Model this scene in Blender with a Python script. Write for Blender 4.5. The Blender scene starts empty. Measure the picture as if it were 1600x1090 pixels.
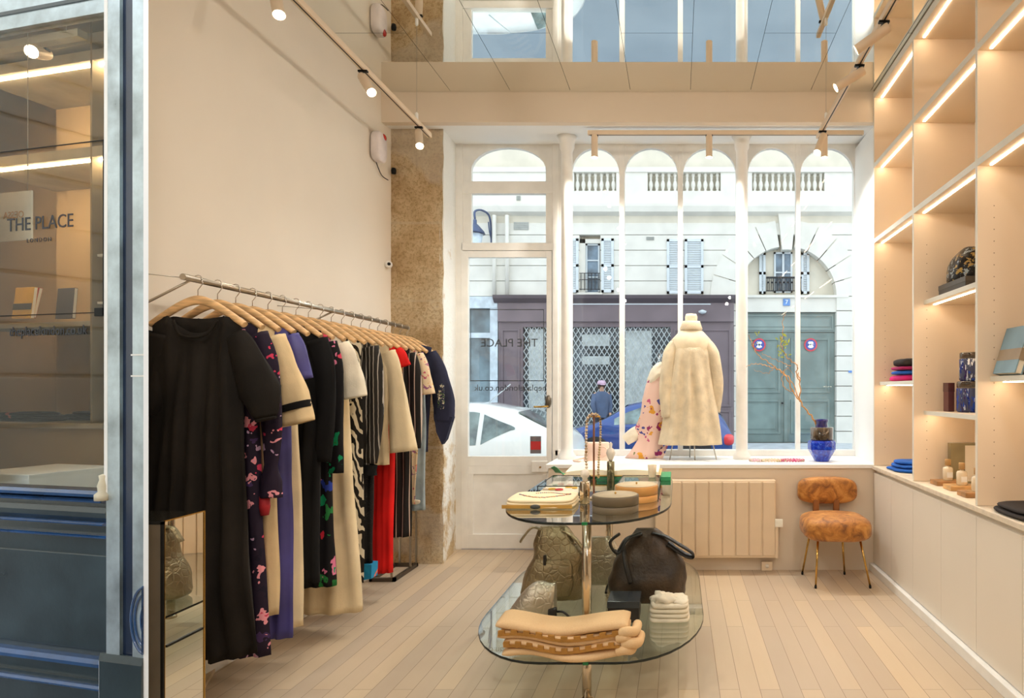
import bpy, bmesh, math, random
from mathutils import Vector, Matrix, noise as mnoise
PI = math.pi
C = bpy.context.scene.collection
R = random.Random(7)
def lin(c):
    r = []
    for v in c:
        v = v / 255.0
        r.append(v / 12.92 if v <= 0.04045 else ((v + 0.055) / 1.055) ** 2.4)
    return (r[0], r[1], r[2], 1.0)
# ---------------------------------------------------------------- view helper
F = 1000.0; VX = 1060.0; VY = 608.0; EYE = 1.5
def S(d): return F / d
def X(px, d): return (px - VX) / F * d
def Z(py, d): return EYE + (VY - py) / F * d
# ---------------------------------------------------------------- materials
class NT:
    def __init__(s, name):
        s.m = bpy.data.materials.new(name); s.m.use_nodes = True
        s.t = s.m.node_tree; s.b = s.t.nodes['Principled BSDF']; s.o = s.t.nodes['Material Output']
        s.tc = None
    def n(s, typ, **kw):
        x = s.t.nodes.new(typ)
        for k, v in kw.items():
            if k.startswith('i_'):
                x.inputs[k[2:].replace('_', ' ')].default_value = v
            else: setattr(x, k, v)
        return x
    def l(s, a, b): s.t.links.new(a, b)
    def coord(s, kind='Object', scale=(1, 1, 1), rot=(0, 0, 0), loc=(0, 0, 0)):
        if s.tc is None: s.tc = s.n('ShaderNodeTexCoord')
        mp = s.n('ShaderNodeMapping')
        mp.inputs['Scale'].default_value = scale; mp.inputs['Rotation'].default_value = rot; mp.inputs['Location'].default_value = loc
        s.l(s.tc.outputs[kind], mp.inputs['Vector']); return mp.outputs['Vector']
    def ramp(s, fac, stops, interp='LINEAR'):
        r = s.n('ShaderNodeValToRGB'); r.color_ramp.interpolation = interp
        e = r.color_ramp.elements
        while len(e) < len(stops): e.new(0.5)
        for i, (p, c) in enumerate(stops): e[i].position = p; e[i].color = lin(c) if max(c) > 1.0001 or len(c) == 3 else c
        s.l(fac, r.inputs['Fac']); return r.outputs['Color']
    def mix(s, fac, a, b, mode='MIX'):
        m = s.n('ShaderNodeMix', data_type='RGBA', blend_type=mode)
        for sock, v in ((m.inputs[0], fac), (m.inputs[6], a), (m.inputs[7], b)):
            if isinstance(v, (int, float)): sock.default_value = v
            elif isinstance(v, tuple): sock.default_value = lin(v) if len(v) == 3 else v
            else: s.l(v, sock)
        return m.outputs[2]
    def bump(s, h, strength=0.3, dist=0.01):
        b = s.n('ShaderNodeBump'); b.inputs['Strength'].default_value = strength; b.inputs['Distance'].default_value = dist
        s.l(h, b.inputs['Height']); s.l(b.outputs['Normal'], s.b.inputs['Normal'])
    def noise(s, vec, scale, detail=3, rough=.5, dist=0):
        n = s.n('ShaderNodeTexNoise'); n.inputs['Scale'].default_value = scale; n.inputs['Detail'].default_value = detail
        n.inputs['Roughness'].default_value = rough; n.inputs['Distortion'].default_value = dist
        s.l(vec, n.inputs['Vector']); return n
    def math(s, op, a, b=0.0):
        m = s.n('ShaderNodeMath', operation=op)
        for i, v in enumerate((a, b)):
            if isinstance(v, (int, float)): m.inputs[i].default_value = v
            else: s.l(v, m.inputs[i])
        return m.outputs[0]
def mat(name, col, rough=.5, metal=0, var=.06, vs=6, bs=0, bstr=.2, coat=0, spec=.5, sheen=0, scl=(1, 1, 1)):
    """plain procedural material: base colour with slight noise variation and optional grain bump"""
    t = NT(name); v = t.coord('Object', scl)
    if var:
        n = t.noise(v, vs, 4)
        a = tuple(min(255, c * (1 + var)) for c in col); b = tuple(c * (1 - var) for c in col)
        t.l(t.ramp(n.outputs['Fac'], [(.35, b), (.65, a)]), t.b.inputs['Base Color'])
    else: t.b.inputs['Base Color'].default_value = lin(col)
    t.b.inputs['Roughness'].default_value = rough; t.b.inputs['Metallic'].default_value = metal
    t.b.inputs['Coat Weight'].default_value = coat; t.b.inputs['Specular IOR Level'].default_value = spec
    t.b.inputs['Sheen Weight'].default_value = sheen
    if bs:
        n2 = t.noise(v, bs, 3); t.bump(n2.outputs['Fac'], bstr)
    return t.m
def emat(name, col, strength):
    t = NT(name); t.b.inputs['Base Color'].default_value = lin(col)
    t.b.inputs['Emission Color'].default_value = lin(col); t.b.inputs['Emission Strength'].default_value = strength
    return t.m
def glassmat(name, tint=(1, 1, 1), gloss=1.0, ior=1.45, rough=0.0):
    """thin glass sheet: transparent with Fresnel reflections"""
    t = NT(name); t.t.nodes.remove(t.b)
    tr = t.n('ShaderNodeBsdfTransparent'); tr.inputs['Color'].default_value = (*tint, 1)
    gl = t.n('ShaderNodeBsdfGlossy'); gl.inputs['Roughness'].default_value = rough
    lw = t.n('ShaderNodeLayerWeight'); lw.inputs['Blend'].default_value = .5
    f0 = ((ior - 1) / (ior + 1)) ** 2
    sch = t.math('ADD', f0, t.math('MULTIPLY', t.math('POWER', lw.outputs['Facing'], 5.0), 1 - f0))
    mx = t.n('ShaderNodeMixShader'); t.l(t.math('MULTIPLY', sch, gloss), mx.inputs[0])
    t.l(tr.outputs[0], mx.inputs[1]); t.l(gl.outputs[0], mx.inputs[2]); t.l(mx.outputs[0], t.o.inputs['Surface'])
    return t.m
def floral(name, base, cols, scale=9, thr=.5, rough=.75, size=.33, stretch=(1, 1, 1)):
    """printed flowers and blotches: voronoi cells in several ink colours over a base cloth"""
    t = NT(name); v = t.coord('Object', stretch)
    w = t.noise(v, scale * 1.2, 2)
    vv = t.mix(.12, v, w.outputs['Color'])
    vo = t.n('ShaderNodeTexVoronoi'); vo.inputs['Scale'].default_value = scale; t.l(vv, vo.inputs['Vector'])
    sep = t.n('ShaderNodeSeparateColor'); t.l(vo.outputs['Color'], sep.inputs[0])
    n = len(cols); ink = t.ramp(sep.outputs[0], [(i / n, c) for i, c in enumerate(cols)], 'CONSTANT')
    disc = t.math('LESS_THAN', vo.outputs['Distance'], size)
    on = t.math('GREATER_THAN', sep.outputs[1], thr)
    fac = t.math('MULTIPLY', disc, on)
    core = t.math('LESS_THAN', vo.outputs['Distance'], size * .35)
    c1 = t.mix(fac, base, ink)
    ink2 = t.ramp(sep.outputs[2], [(i / n, c) for i, c in enumerate(cols[::-1])], 'CONSTANT')
    c2 = t.mix(t.math('MULTIPLY', core, on), c1, ink2)
    t.l(c2, t.b.inputs['Base Color']); t.b.inputs['Roughness'].default_value = rough
    t.b.inputs['Specular IOR Level'].default_value = .2
    return t.m
def stripes(name, a, b, scale=20, width=.75, axis='X', dist=0, dscale=1, rough=.7, stretch=(1, 1, 1), rot=(0, 0, 0)):
    t = NT(name); v = t.coord('Object', stretch, rot)
    w = t.n('ShaderNodeTexWave', bands_direction=axis); w.inputs['Scale'].default_value = scale
    w.inputs['Distortion'].default_value = dist; w.inputs['Detail Scale'].default_value = dscale
    t.l(v, w.inputs['Vector'])
    t.l(t.ramp(w.outputs['Fac'], [(0, a), (width, b)], 'CONSTANT'), t.b.inputs['Base Color'])
    t.b.inputs['Roughness'].default_value = rough; t.b.inputs['Specular IOR Level'].default_value = .2
    return t.m
# ---------------------------------------------------------------- mesh helpers
def box(bm, x0, x1, y0, y1, z0, z1, bev=0, mtx=None, mi=0):
    vs = [bm.verts.new((x, y, z)) for z in (z0, z1) for (x, y) in ((x0, y0), (x1, y0), (x1, y1), (x0, y1))]
    fs = [bm.faces.new([vs[i] for i in f]) for f in ((3, 2, 1, 0), (4, 5, 6, 7), (0, 1, 5, 4), (1, 2, 6, 5), (2, 3, 7, 6), (3, 0, 4, 7))]
    for f in fs: f.material_index = mi
    if bev:
        es = list({e for f in fs for e in f.edges})
        r = bmesh.ops.bevel(bm, geom=es, offset=bev, segments=2, affect='EDGES', profile=.6)
        vs = list({v for f in r['faces'] for v in f.verts} | {v for v in vs if v.is_valid})
        for f in r['faces']: f.material_index = mi
    if mtx: bmesh.ops.transform(bm, matrix=mtx, verts=[v for v in vs if v.is_valid])
    return vs
def ring_faces(bm, rings, closed=True, cap=True, mi=0, smooth=True):
    n = len(rings[0])
    for a, b in zip(rings, rings[1:]):
        for i in range(n if closed else n - 1):
            j = (i + 1) % n
            try:
                f = bm.faces.new((a[i], a[j], b[j], b[i])); f.material_index = mi; f.smooth = smooth
            except ValueError: pass
    if cap and closed:
        for r, rev in ((rings[0], True), (rings[-1], False)):
            try:
                f = bm.faces.new(r[::-1] if rev else r); f.material_index = mi
            except ValueError: pass
def loft(bm, rings, cap=True, closed=True, mi=0, smooth=True):
    rr = [[bm.verts.new(p) for p in r] for r in rings]
    ring_faces(bm, rr, closed, cap, mi, smooth)
    return rr
def frame_of(d):
    d = Vector(d).normalized()
    up = Vector((0, 0, 1)) if abs(d.z) < .95 else Vector((0, 1, 0))
    a = d.cross(up).normalized(); b = a.cross(d).normalized()
    return a, b
def tube(bm, pts, r, seg=10, r2=None, cap=True, mi=0, flat=1.0):
    """a tube through pts; r a radius or a list of radii"""
    pts = [Vector(p) for p in pts]; n = len(pts)
    rs = r if isinstance(r, (list, tuple)) else [r + ((r2 if r2 is not None else r) - r) * i / max(1, n - 1) for i in range(n)]
    rings = []; prev = None
    for i, p in enumerate(pts):
        d = (pts[min(i + 1, n - 1)] - pts[max(i - 1, 0)])
        if prev is None: a, b = frame_of(d)
        else:
            dn = d.normalized(); a = (prev - dn * prev.dot(dn)).normalized(); b = a.cross(dn).normalized()
        prev = a
        rings.append([p + (a * math.cos(2 * PI * k / seg) + b * math.sin(2 * PI * k / seg) * flat) * rs[i] for k in range(seg)])
    return loft(bm, rings, cap, mi=mi)
def lathe(bm, prof, cx=0, cy=0, cz=0, seg=28, sx=1, sy=1, mi=0, cap=True):
    rings = [[(cx + r * sx * math.cos(2 * PI * k / seg), cy + r * sy * math.sin(2 * PI * k / seg), cz + z) for k in range(seg)] for r, z in prof]
    return loft(bm, rings, cap, mi=mi)
def prism(bm, poly, a, b, axis='y', mi=0, smooth=False):
    """extrude a 2-D polygon between a and b along an axis (poly in the two other axes, in order)"""
    def p3(p, t):
        return {'x': (t, p[0], p[1]), 'y': (p[0], t, p[1]), 'z': (p[0], p[1], t)}[axis]
    A = [bm.verts.new(p3(p, a)) for p in poly]; B = [bm.verts.new(p3(p, b)) for p in poly]
    n = len(poly)
    for i in range(n):
        f = bm.faces.new((A[i], A[(i + 1) % n], B[(i + 1) % n], B[i])); f.material_index = mi; f.smooth = smooth
    f = bm.faces.new(A[::-1]); f.material_index = mi; f = bm.faces.new(B); f.material_index = mi
    return A + B
def catmull(pts, k=6):
    pts = [Vector(p) for p in pts]; out = []
    for i in range(len(pts) - 1):
        p0, p1, p2, p3 = pts[max(i - 1, 0)], pts[i], pts[i + 1], pts[min(i + 2, len(pts) - 1)]
        for j in range(k):
            t = j / k
            out.append(.5 * ((2 * p1) + (p2 - p0) * t + (2 * p0 - 5 * p1 + 4 * p2 - p3) * t * t + (3 * p1 - p0 - 3 * p2 + p3) * t ** 3))
    out.append(pts[-1]); return out
def rrect(w, h, r, n=6):
    pts = []
    for cx, cy, a0 in ((w / 2 - r, h / 2 - r, 0), (-w / 2 + r, h / 2 - r, PI / 2), (-w / 2 + r, -h / 2 + r, PI), (w / 2 - r, -h / 2 + r, 1.5 * PI)):
        for i in range(n + 1):
            a = a0 + PI / 2 * i / n; pts.append((cx + r * math.cos(a), cy + r * math.sin(a)))
    return pts
def blob(bm, cx, cy, cz, rx, ry, rz, p=2.6, nu=20, nv=12, jit=0, seed=0, mi=0, flatz=None):
    """superellipsoid cushion"""
    sg = lambda v, e: math.copysign(abs(v) ** e, v)
    rings = []
    for j in range(1, nv):
        ph = -PI / 2 + PI * j / nv; rg = []
        for i in range(nu):
            th = 2 * PI * i / nu; e = 2 / p
            q = Vector((sg(math.cos(ph), e) * sg(math.cos(th), e) * rx, sg(math.cos(ph), e) * sg(math.sin(th), e) * ry, sg(math.sin(ph), e) * rz))
            if jit: q *= 1 + jit * mnoise.noise(q * (6 / max(rx, .05) * .35) + Vector((seed, 0, 0)))
            if flatz is not None and q.z < flatz: q.z = flatz
            rg.append(q + Vector((cx, cy, cz)))
        rings.append(rg)
    return loft(bm, rings, mi=mi)
def link(o): C.objects.link(o); return o
def mesh(name, bm, m, parent=None, smooth=None, recalc=True, mods=()):
    if recalc: bmesh.ops.recalc_face_normals(bm, faces=bm.faces)
    me = bpy.data.meshes.new(name); bm.to_mesh(me); bm.free()
    for mm in (m if isinstance(m, (list, tuple)) else [m]): me.materials.append(mm)
    if smooth is not None:
        for p in me.polygons: p.use_smooth = smooth
    o = bpy.data.objects.new(name, me); link(o)
    if parent is not None: o.parent = parent
    for kind, kw in mods:
        md = o.modifiers.new(kind.lower(), kind)
        for k, v in kw.items(): setattr(md, k, v)
    return o
def tag(o, label, cat, group=None, kind=None):
    o['label'] = label; o['category'] = cat
    if group: o['group'] = group
    if kind: o['kind'] = kind
    return o
def thing(name, label, cat, loc=(0, 0, 0), rz=0, group=None):
    o = bpy.data.objects.new(name, None); o.empty_display_size = .1; link(o)
    o.location = loc; o.rotation_euler = (0, 0, rz); return tag(o, label, cat, group)
def struct(name, bm, m, parent=None, **kw):
    o = mesh(name, bm, m, parent, **kw)
    if parent is None: o['kind'] = 'structure'
    return o
def wpart(name, bm, m, root, **kw):
    """a part modelled in world coordinates, brought into its thing's frame"""
    M = Matrix.Translation(root.location) @ Matrix.Rotation(root.rotation_euler.z, 4, 'Z')
    bm.transform(M.inverted()); return mesh(name, bm, m, root, **kw)
def copy_tree(root, loc=None, rz=None, label=None):
    r = root.copy(); C.objects.link(r)
    if loc is not None: r.location = loc
    if rz is not None: r.rotation_euler = (0, 0, rz)
    if label: r['label'] = label
    def rec(a, b):
        for ch in list(a.children):
            if ch.name.startswith('_'): continue
            c = ch.copy(); C.objects.link(c); c.parent = b; rec(ch, c)
    rec(root, r); return r
def B(): return bmesh.new()
def text_mesh(name, s, size, m, parent, mtx, mirror=False, align='CENTER', ext=.0008, space=1.0, sx=1):
    cu = bpy.data.curves.new(name, 'FONT'); cu.body = s; cu.size = size; cu.extrude = ext
    cu.align_x = align; cu.align_y = 'CENTER'; cu.space_character = space; cu.resolution_u = 3
    o = bpy.data.objects.new(name + '_src', cu); link(o)
    dg = bpy.context.evaluated_depsgraph_get(); me = bpy.data.meshes.new_from_object(o.evaluated_get(dg))
    bpy.data.objects.remove(o); bpy.data.curves.remove(cu)
    me.name = name
    me.transform(Matrix.Diagonal(((-1 if mirror else 1) * sx, 1, 1, 1))); me.transform(Matrix.Rotation(PI / 2, 4, 'X')); me.transform(mtx)
    me.materials.clear(); me.materials.append(m)
    o = bpy.data.objects.new(name, me); link(o)
    if parent is not None: o.parent = parent
    return o
# ---------------------------------------------------------------- shared materials
def wallpaint(name, col, rough=.85):
    t = NT(name); v = t.coord('Object'); n = t.noise(v, 1.4, 4); n2 = t.noise(v, 160, 2)
    t.l(t.ramp(n.outputs['Fac'], [(.3, tuple(c * .975 for c in col)), (.7, col)]), t.b.inputs['Base Color'])
    t.b.inputs['Roughness'].default_value = rough; t.bump(n2.outputs['Fac'], .05, .002); return t.m
m_wall = wallpaint('cream_paint', (236, 226, 210))
m_beam = wallpaint('beam_paint', (230, 214, 192))
m_white = wallpaint('white_paint', (248, 247, 243), .55)
m_trimw = mat('white_gloss_paint', (240, 237, 230), .4, var=.02)
m_cab = wallpaint('cabinet_lacquer', (232, 222, 206), .5)
m_blackm = mat('black_metal', (22, 21, 20), .4, .6, var=.1)
m_steel = mat('brushed_steel', (176, 168, 155), .3, 1, var=.05)
m_chrome = mat('polished_nickel', (214, 200, 178), .12, 1, var=.02)
m_brass = mat('brass', (205, 165, 92), .25, 1, var=.04)
m_glass = glassmat('window_glass', (.97, .985, .98), .8)
m_glass_t = glassmat('table_glass', (.90, .955, .93), 1.9, 1.62)
m_glass_e = mat('glass_edge', (12, 24, 22), .25, 0, var=.1)
m_wood = mat('beech_wood', (212, 172, 122), .5, var=.1, vs=14, scl=(1, 1, 6))
EXPO = 0.12; SKY = 1.95; SUN = 0.1
# ================================================================ the room
XL, XR = -2.47, 1.62; DF = 5.32; CEI = 3.99
def floor_mat():
    t = NT('pale_oak_boards'); v = t.coord('Object', (1, 1, 1), (0, 0, PI / 2))
    br = t.n('ShaderNodeTexBrick'); br.offset = .37; br.offset_frequency = 2
    br.inputs['Scale'].default_value = 1; br.inputs['Brick Width'].default_value = 1.35; br.inputs['Row Height'].default_value = .102
    br.inputs['Mortar Size'].default_value = .0016; br.inputs['Mortar Smooth'].default_value = .2; br.inputs['Bias'].default_value = 0
    br.inputs['Color1'].default_value = lin((208, 184, 150)); br.inputs['Color2'].default_value = lin((186, 166, 142)); br.inputs['Mortar'].default_value = lin((122, 96, 70))
    t.l(v, br.inputs['Vector'])
    g = t.noise(t.coord('Object', (14, 1.2, 1)), 4, 6, .6)
    b = t.noise(t.coord('Object', (1, .5, 1)), 2.2, 3)
    c = t.mix(t.math('MULTIPLY', g.outputs['Fac'], .22), br.outputs['Color'], (176, 148, 116))
    c = t.mix(t.math('MULTIPLY', b.outputs['Fac'], .30), c, (216, 204, 188))
    t.l(c, t.b.inputs['Base Color']); t.b.inputs['Roughness'].default_value = .48; t.b.inputs['Specular IOR Level'].default_value = .35
    t.bump(br.outputs['Fac'], -.25, .002); return t.m
m_floor = floor_mat()
bm = B(); box(bm, -2.62, 2.25, -3.2, 6.16, -.06, 0); struct('floor', bm, m_floor)
# left wall: far stretch beside the clothes, near stretch beside the camera, a gap between them looking out to the shopfront
bm = B(); box(bm, -2.56, XL, 2.98, 6.1, 0, CEI); struct('wall_left', bm, m_wall)
bm = B(); box(bm, -1.94, -1.80, -3.2, 1.66, 0, CEI); struct('wall_left_near', bm, m_wall)
bm = B(); prism(bm, [(-2.50, 2.99), (-2.56, 2.99), (-2.00, 2.30), (-1.93, 2.30)], 0, CEI, 'z'); struct('wall_left_return', bm, m_wall)
bm = B(); box(bm, 2.06, 2.2, -3.2, DF, 0, CEI); struct('wall_right', bm, m_wall)
bm = B(); box(bm, -1.94, 2.2, -3.34, -3.2, 0, CEI); struct('wall_back', bm, m_wall)
# mirrored ceiling panels on a dark backing
def mirror_mat():
    t = NT('mirror_panel'); t.b.inputs['Base Color'].default_value = (.86, .87, .83, 1); t.b.inputs['Metallic'].default_value = 1; t.b.inputs['Roughness'].default_value = .0
    return t.m
m_mirror = mirror_mat()
bm = B()
x0 = X(705, DF) - .497 * 2; k = 0
while x0 < XR + .5:
    a, b = max(x0 + .0015, XL + .0), min(x0 + .4955, XR + .45)
    if b > a:
        ys = [DF] + ([4.44, 2.6, .8, -1.2, -3.2] if k % 2 else [3.5, 1.7, -.2, -2.0, -3.2])
        for y1, y0 in zip(ys, ys[1:]):
            aa = a
            if y1 < 2.7: aa = max(a, -1.93)
            if b > aa + .01: box(bm, aa, b, y0 + .0015, y1 - .0015, CEI - .02, CEI)
    x0 += .497; k += 1
ce = struct('ceiling', bm, m_mirror)
bm = B(); prism(bm, [(-2.56, 6.1), (-2.56, 2.99), (-2.02, 2.3), (-1.94, 2.3), (-1.94, -3.34), (2.2, -3.34), (2.2, 6.1)], CEI + .002, CEI + .1, 'z')
struct('ceiling_backing', bm, mat('dark_backing', (45, 45, 38), .8))
# beam over the window recess, sloping soffit behind it
bm = B(); box(bm, XL, 2.06, DF, DF + .07, 3.72, CEI - .0); struct('trim_1', bm, m_beam)
bm = B(); prism(bm, [(DF + .07, 3.722), (6.14, 3.815), (6.14, CEI), (DF + .07, CEI)], XL, 2.06, 'x'); struct('trim_2', bm, m_white)
# wall below the window sill, and the sill itself
XD = X(868, 6.02)       # where the door recess meets the sill
bm = B(); box(bm, -1.08, XR + .02, DF, 6.12, 0, .845); struct('wall_front', bm, wallpaint('sill_wall_paint', (222, 206, 184)))
bm = B(); box(bm, -1.10, XR + .03, DF - .02, 6.02, .846, .878, .004); struct('trim_3', bm, m_white)
bm = B(); box(bm, 1.655, 2.06, DF, 6.1, .0, 3.75); struct('wall_right_reveal', bm, m_white)
# stone pier
def stone_mat():
    t = NT('old_limestone'); v = t.coord('Object')
    n = t.noise(v, 3.2, 8, .65); n2 = t.noise(v, 38, 6, .8); n3 = t.noise(v, 1.2, 3)
    c = t.ramp(n.outputs['Fac'], [(.36, (204, 172, 126)), (.5, (224, 196, 152)), (.64, (236, 216, 178)), (.76, (242, 232, 210))])
    c = t.mix(t.math('MULTIPLY', t.math('GREATER_THAN', n2.outputs['Fac'], .53), .55), c, (200, 178, 146), 'MULTIPLY')
    pale = t.ramp(n3.outputs['Fac'], [(.56, (0, 0, 0)), (.6, (255, 255, 255))])
    sx = t.n('ShaderNodeSeparateXYZ'); t.l(v, sx.inputs[0])
    jm = None
    for zj in (.42, 1.0, 1.62, 2.26, 2.93):
        d = t.math('ABSOLUTE', t.math('SUBTRACT', sx.outputs['Z'], zj)); q = t.math('LESS_THAN', d, .012)
        jm = q if jm is None else t.math('MAXIMUM', jm, q)
    c = t.mix(t.math('MULTIPLY', jm, .45), c, (226, 208, 176))
    sp = t.n('ShaderNodeSeparateColor'); t.l(pale, sp.inputs[0])
    c = t.mix(t.math('MULTIPLY', sp.outputs[0], .45), c, (232, 222, 204))
    t.l(c, t.b.inputs['Base Color']); t.b.inputs['Roughness'].default_value = .95
    t.bump(n2.outputs['Fac'], .9, .03); return t.m
m_stone = stone_mat()
def rough_block(x0, x1, y, z0, z1, ydeep, n=14, nz=60, amp=.012, edge=.02):
    b = B(); rows = []
    for j in range(nz + 1):
        z = z0 + (z1 - z0) * j / nz; r = []
        ex = edge * mnoise.noise(Vector((3, z * 5, 1)))
        for i in range(n + 1):
            x = x0 + (x1 + ex - x0) * i / n
            q = amp * mnoise.noise(Vector((x * 9, z * 9, 4))) + amp * .5 * mnoise.noise(Vector((x * 30, z * 30, 2)))
            r.append(b.verts.new((x, y + q, z)))
        r.append(b.verts.new((x1 + ex - .3, ydeep, z))); rows.append(r)
    for a, c in zip(rows, rows[1:]):
        for i in range(len(a) - 1): f = b.faces.new((a[i], a[i + 1], c[i + 1], c[i])); f.smooth = True
    return b
struct('wall_stone_pier', rough_block(XL, X(692, 5.5), 5.5, 0, 3.745, 6.1), m_stone, recalc=False)
# plastered splay between pier and door
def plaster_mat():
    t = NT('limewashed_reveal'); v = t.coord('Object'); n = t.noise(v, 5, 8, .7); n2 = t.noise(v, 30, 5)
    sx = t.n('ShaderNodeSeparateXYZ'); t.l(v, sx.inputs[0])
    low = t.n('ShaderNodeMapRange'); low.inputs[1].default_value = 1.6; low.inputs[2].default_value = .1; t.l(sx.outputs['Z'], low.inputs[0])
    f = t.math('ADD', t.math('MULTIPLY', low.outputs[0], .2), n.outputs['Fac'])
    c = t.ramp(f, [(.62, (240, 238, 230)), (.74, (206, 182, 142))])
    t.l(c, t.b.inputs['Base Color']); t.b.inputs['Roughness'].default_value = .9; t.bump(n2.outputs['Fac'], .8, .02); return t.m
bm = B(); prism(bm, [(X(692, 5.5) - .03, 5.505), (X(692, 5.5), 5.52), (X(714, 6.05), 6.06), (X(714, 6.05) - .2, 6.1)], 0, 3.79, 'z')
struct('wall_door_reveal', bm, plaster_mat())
# skirting at the foot of the cabinets
bm = B(); box(bm, XR - .035, XR + .03, 1.7, DF, 0, .06, .004); struct('baseboard_right', bm, m_trimw)
bm = B(); box(bm, XL, XL + .012, 2.98, 5.5, 0, .09, .003); struct('baseboard_left', bm, m_trimw)

# ================================================================ shop window and door, in one plane 6.02 m away
DW = 6.02; TW = .05
def zW(py): return Z(py, DW)
def xW(px): return X(px, DW)
def arch_top(bm, xa, xb, zs, zt, ztop, y0, y1, n=14):
    """infill above an arched opening xa..xb: springs at zs, crown at zt, filled to ztop"""
    cx = (xa + xb) / 2; rx = (xb - xa) / 2
    pts = [(cx - rx * math.cos(PI * i / n), zs + (zt - zs) * math.sin(PI * i / n) ** .85) for i in range(n + 1)]
    for p, q in zip(pts, pts[1:]): prism(bm, [(p[0], p[1]), (q[0], q[1]), (q[0], ztop), (p[0], ztop)], y0, y1)
zt = 3.82; zsill = .878
mull = [(868, 893), (968, 976), (1059, 1067), (1150, 1168), (1243, 1250), (1334, 1362)]
wr = bpy.data.objects.new('window_1', None); link(wr); wr['kind'] = 'structure'; wr.location = (0, DW, zsill)
def lp(name, bm, m, **kw):
    bm.transform(Matrix.Translation((0, -DW, -zsill))); return mesh(name, bm, m, wr, **kw)
bm = B()
box(bm, xW(868), xW(1362), DW - .03, DW + .05, zsill, zsill + .055, .004)
for a, b in mull: box(bm, xW(a), xW(b), DW - .02, DW + .04, zsill + .05, zt, .004)
for (a0, a1), (b0, b1) in zip(mull, mull[1:]):
    arch_top(bm, xW(a1), xW(b0), zW(278), zW(232), zt, DW - .015, DW + .035)
lp('window_frame', bm, m_trimw)
for (a0, a1), (b0, b1) in zip(mull, mull[1:]):
    bm = B(); box(bm, xW(a1) - .005, xW(b0) + .005, DW + .008, DW + .014, zsill + .05, zt); lp('pane', bm, m_glass)
for px in (886, 1159):
    bm = B(); r = .052
    lathe(bm, [(r * 1.5, 0), (r * 1.5, .03), (r * 1.1, .06), (r, .1), (r * .98, 1.4), (r * .95, 2.74), (r * 1.25, 2.78), (r * 1.3, 2.84), (r * 1.7, 2.88)], X(px, 5.72), 5.72, zsill)
    lp('column', bm, m_trimw)
# door
dr = bpy.data.objects.new('door_1', None); link(dr); dr['kind'] = 'structure'; dr.location = (X(790, DW), DW, 0)
def dp(name, bm, m, par=dr, **kw):
    bm.transform(Matrix.Translation((-X(790, DW), -DW, 0))); return mesh(name, bm, m, par, **kw)
bm = B()
zt2 = 3.83
box(bm, xW(712), xW(724), DW - .03, DW + .05, 0, zt2, .004); box(bm, xW(864), xW(873), DW - .03, DW + .05, 0, zt2, .004)
box(bm, xW(722), xW(737), DW - .01, DW + .04, zW(395), zt2, .004); box(bm, xW(853), xW(866), DW - .01, DW + .04, zW(395), zt2, .004)
box(bm, xW(722), xW(866), DW - .02, DW + .045, zW(303), zW(284), .004); box(bm, xW(722), xW(866), DW - .03, DW + .045, zW(392), zW(380), .004)
arch_top(bm, xW(736), xW(854), zW(272), zW(231), zt2, DW - .01, DW + .04)
dp('door_frame', bm, m_trimw)
for a, b in ((303, 380), (231, 284)):
    bm = B(); box(bm, xW(734), xW(856), DW + .01, DW + .016, zW(b), zW(a)); dp('transom_pane', bm, m_glass)
bm = B(); l0, l1 = xW(722), xW(863)
zt3 = zW(393)
box(bm, l0, xW(733), DW - .035, DW + .015, .012, zt3, .003); box(bm, xW(855), l1, DW - .035, DW + .015, .012, zt3, .003)
box(bm, xW(733), xW(855), DW - .035, DW + .015, zW(403), zt3, .003)
box(bm, xW(733), xW(855), DW - .035, DW + .015, zW(727), zW(712), .003)
box(bm, xW(733), xW(855), DW - .02, DW + .005, .012, zW(727))
box(bm, xW(733), xW(855), DW - .035, DW + .01, .012, zW(833), .003); box(bm, xW(733), xW(855), DW - .035, DW + .01, zW(740), zW(727), .003)
box(bm, xW(733), xW(741), DW - .035, DW + .01, zW(833), zW(740), .003); box(bm, xW(849), xW(855), DW - .035, DW + .01, zW(833), zW(740), .003)
leaf = dp('door_leaf', bm, m_trimw)
bm = B(); box(bm, l0, l1, DW - .03, DW + .01, .0, .012); dp('threshold', bm, mat('pale_metal', (200, 205, 220), .3, .8))
bm = B(); box(bm, xW(732), xW(856), DW - .012, DW - .006, zW(713), zW(402)); pane = dp('door_pane', bm, m_glass)
m_ink = mat('dark_vinyl', (52, 54, 60), .6, var=0)
offd = Matrix.Translation((-X(790, DW), -DW, 0))
text_mesh('lettering', 'THE PLACE', .108, m_ink, pane, offd @ Matrix.Translation((xW(796), DW - .004, zW(536))), mirror=True)
text_mesh('lettering', 'theplacelondon.co.uk', .082, m_ink, pane, offd @ Matrix.Translation((xW(800), DW - .004, zW(606))), mirror=True)
bm = B()
for (a, b, c, d) in ((735, 850, 483, 484.2), (735, 850, 594, 595.3), (735, 736, 483, 595), (849, 850, 483, 595)):
    box(bm, xW(a), xW(b), DW - .0055, DW - .0045, zW(d), zW(c))
dp('lettering_outline', bm, m_ink, dr)
bm = B(); box(bm, xW(829), xW(846), DW - .016, DW - .013, zW(708), zW(681)); dp('notice_sticker', bm, mat('grey_vinyl', (112, 104, 108), .5))
bm = B(); box(bm, xW(830), xW(845.5), DW - .0175, DW - .0163, zW(702), zW(689)); dp('notice_sticker_panel', bm, mat('red_vinyl', (190, 48, 48), .5))
bm = B(); tube(bm, [(xW(858), DW - .04, zW(634)), (xW(858), DW - .075, zW(634)), (xW(848), DW - .08, zW(635)), (xW(837), DW - .078, zW(635))], .009, 10)
dp('door_handle', bm, m_brass)
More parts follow.
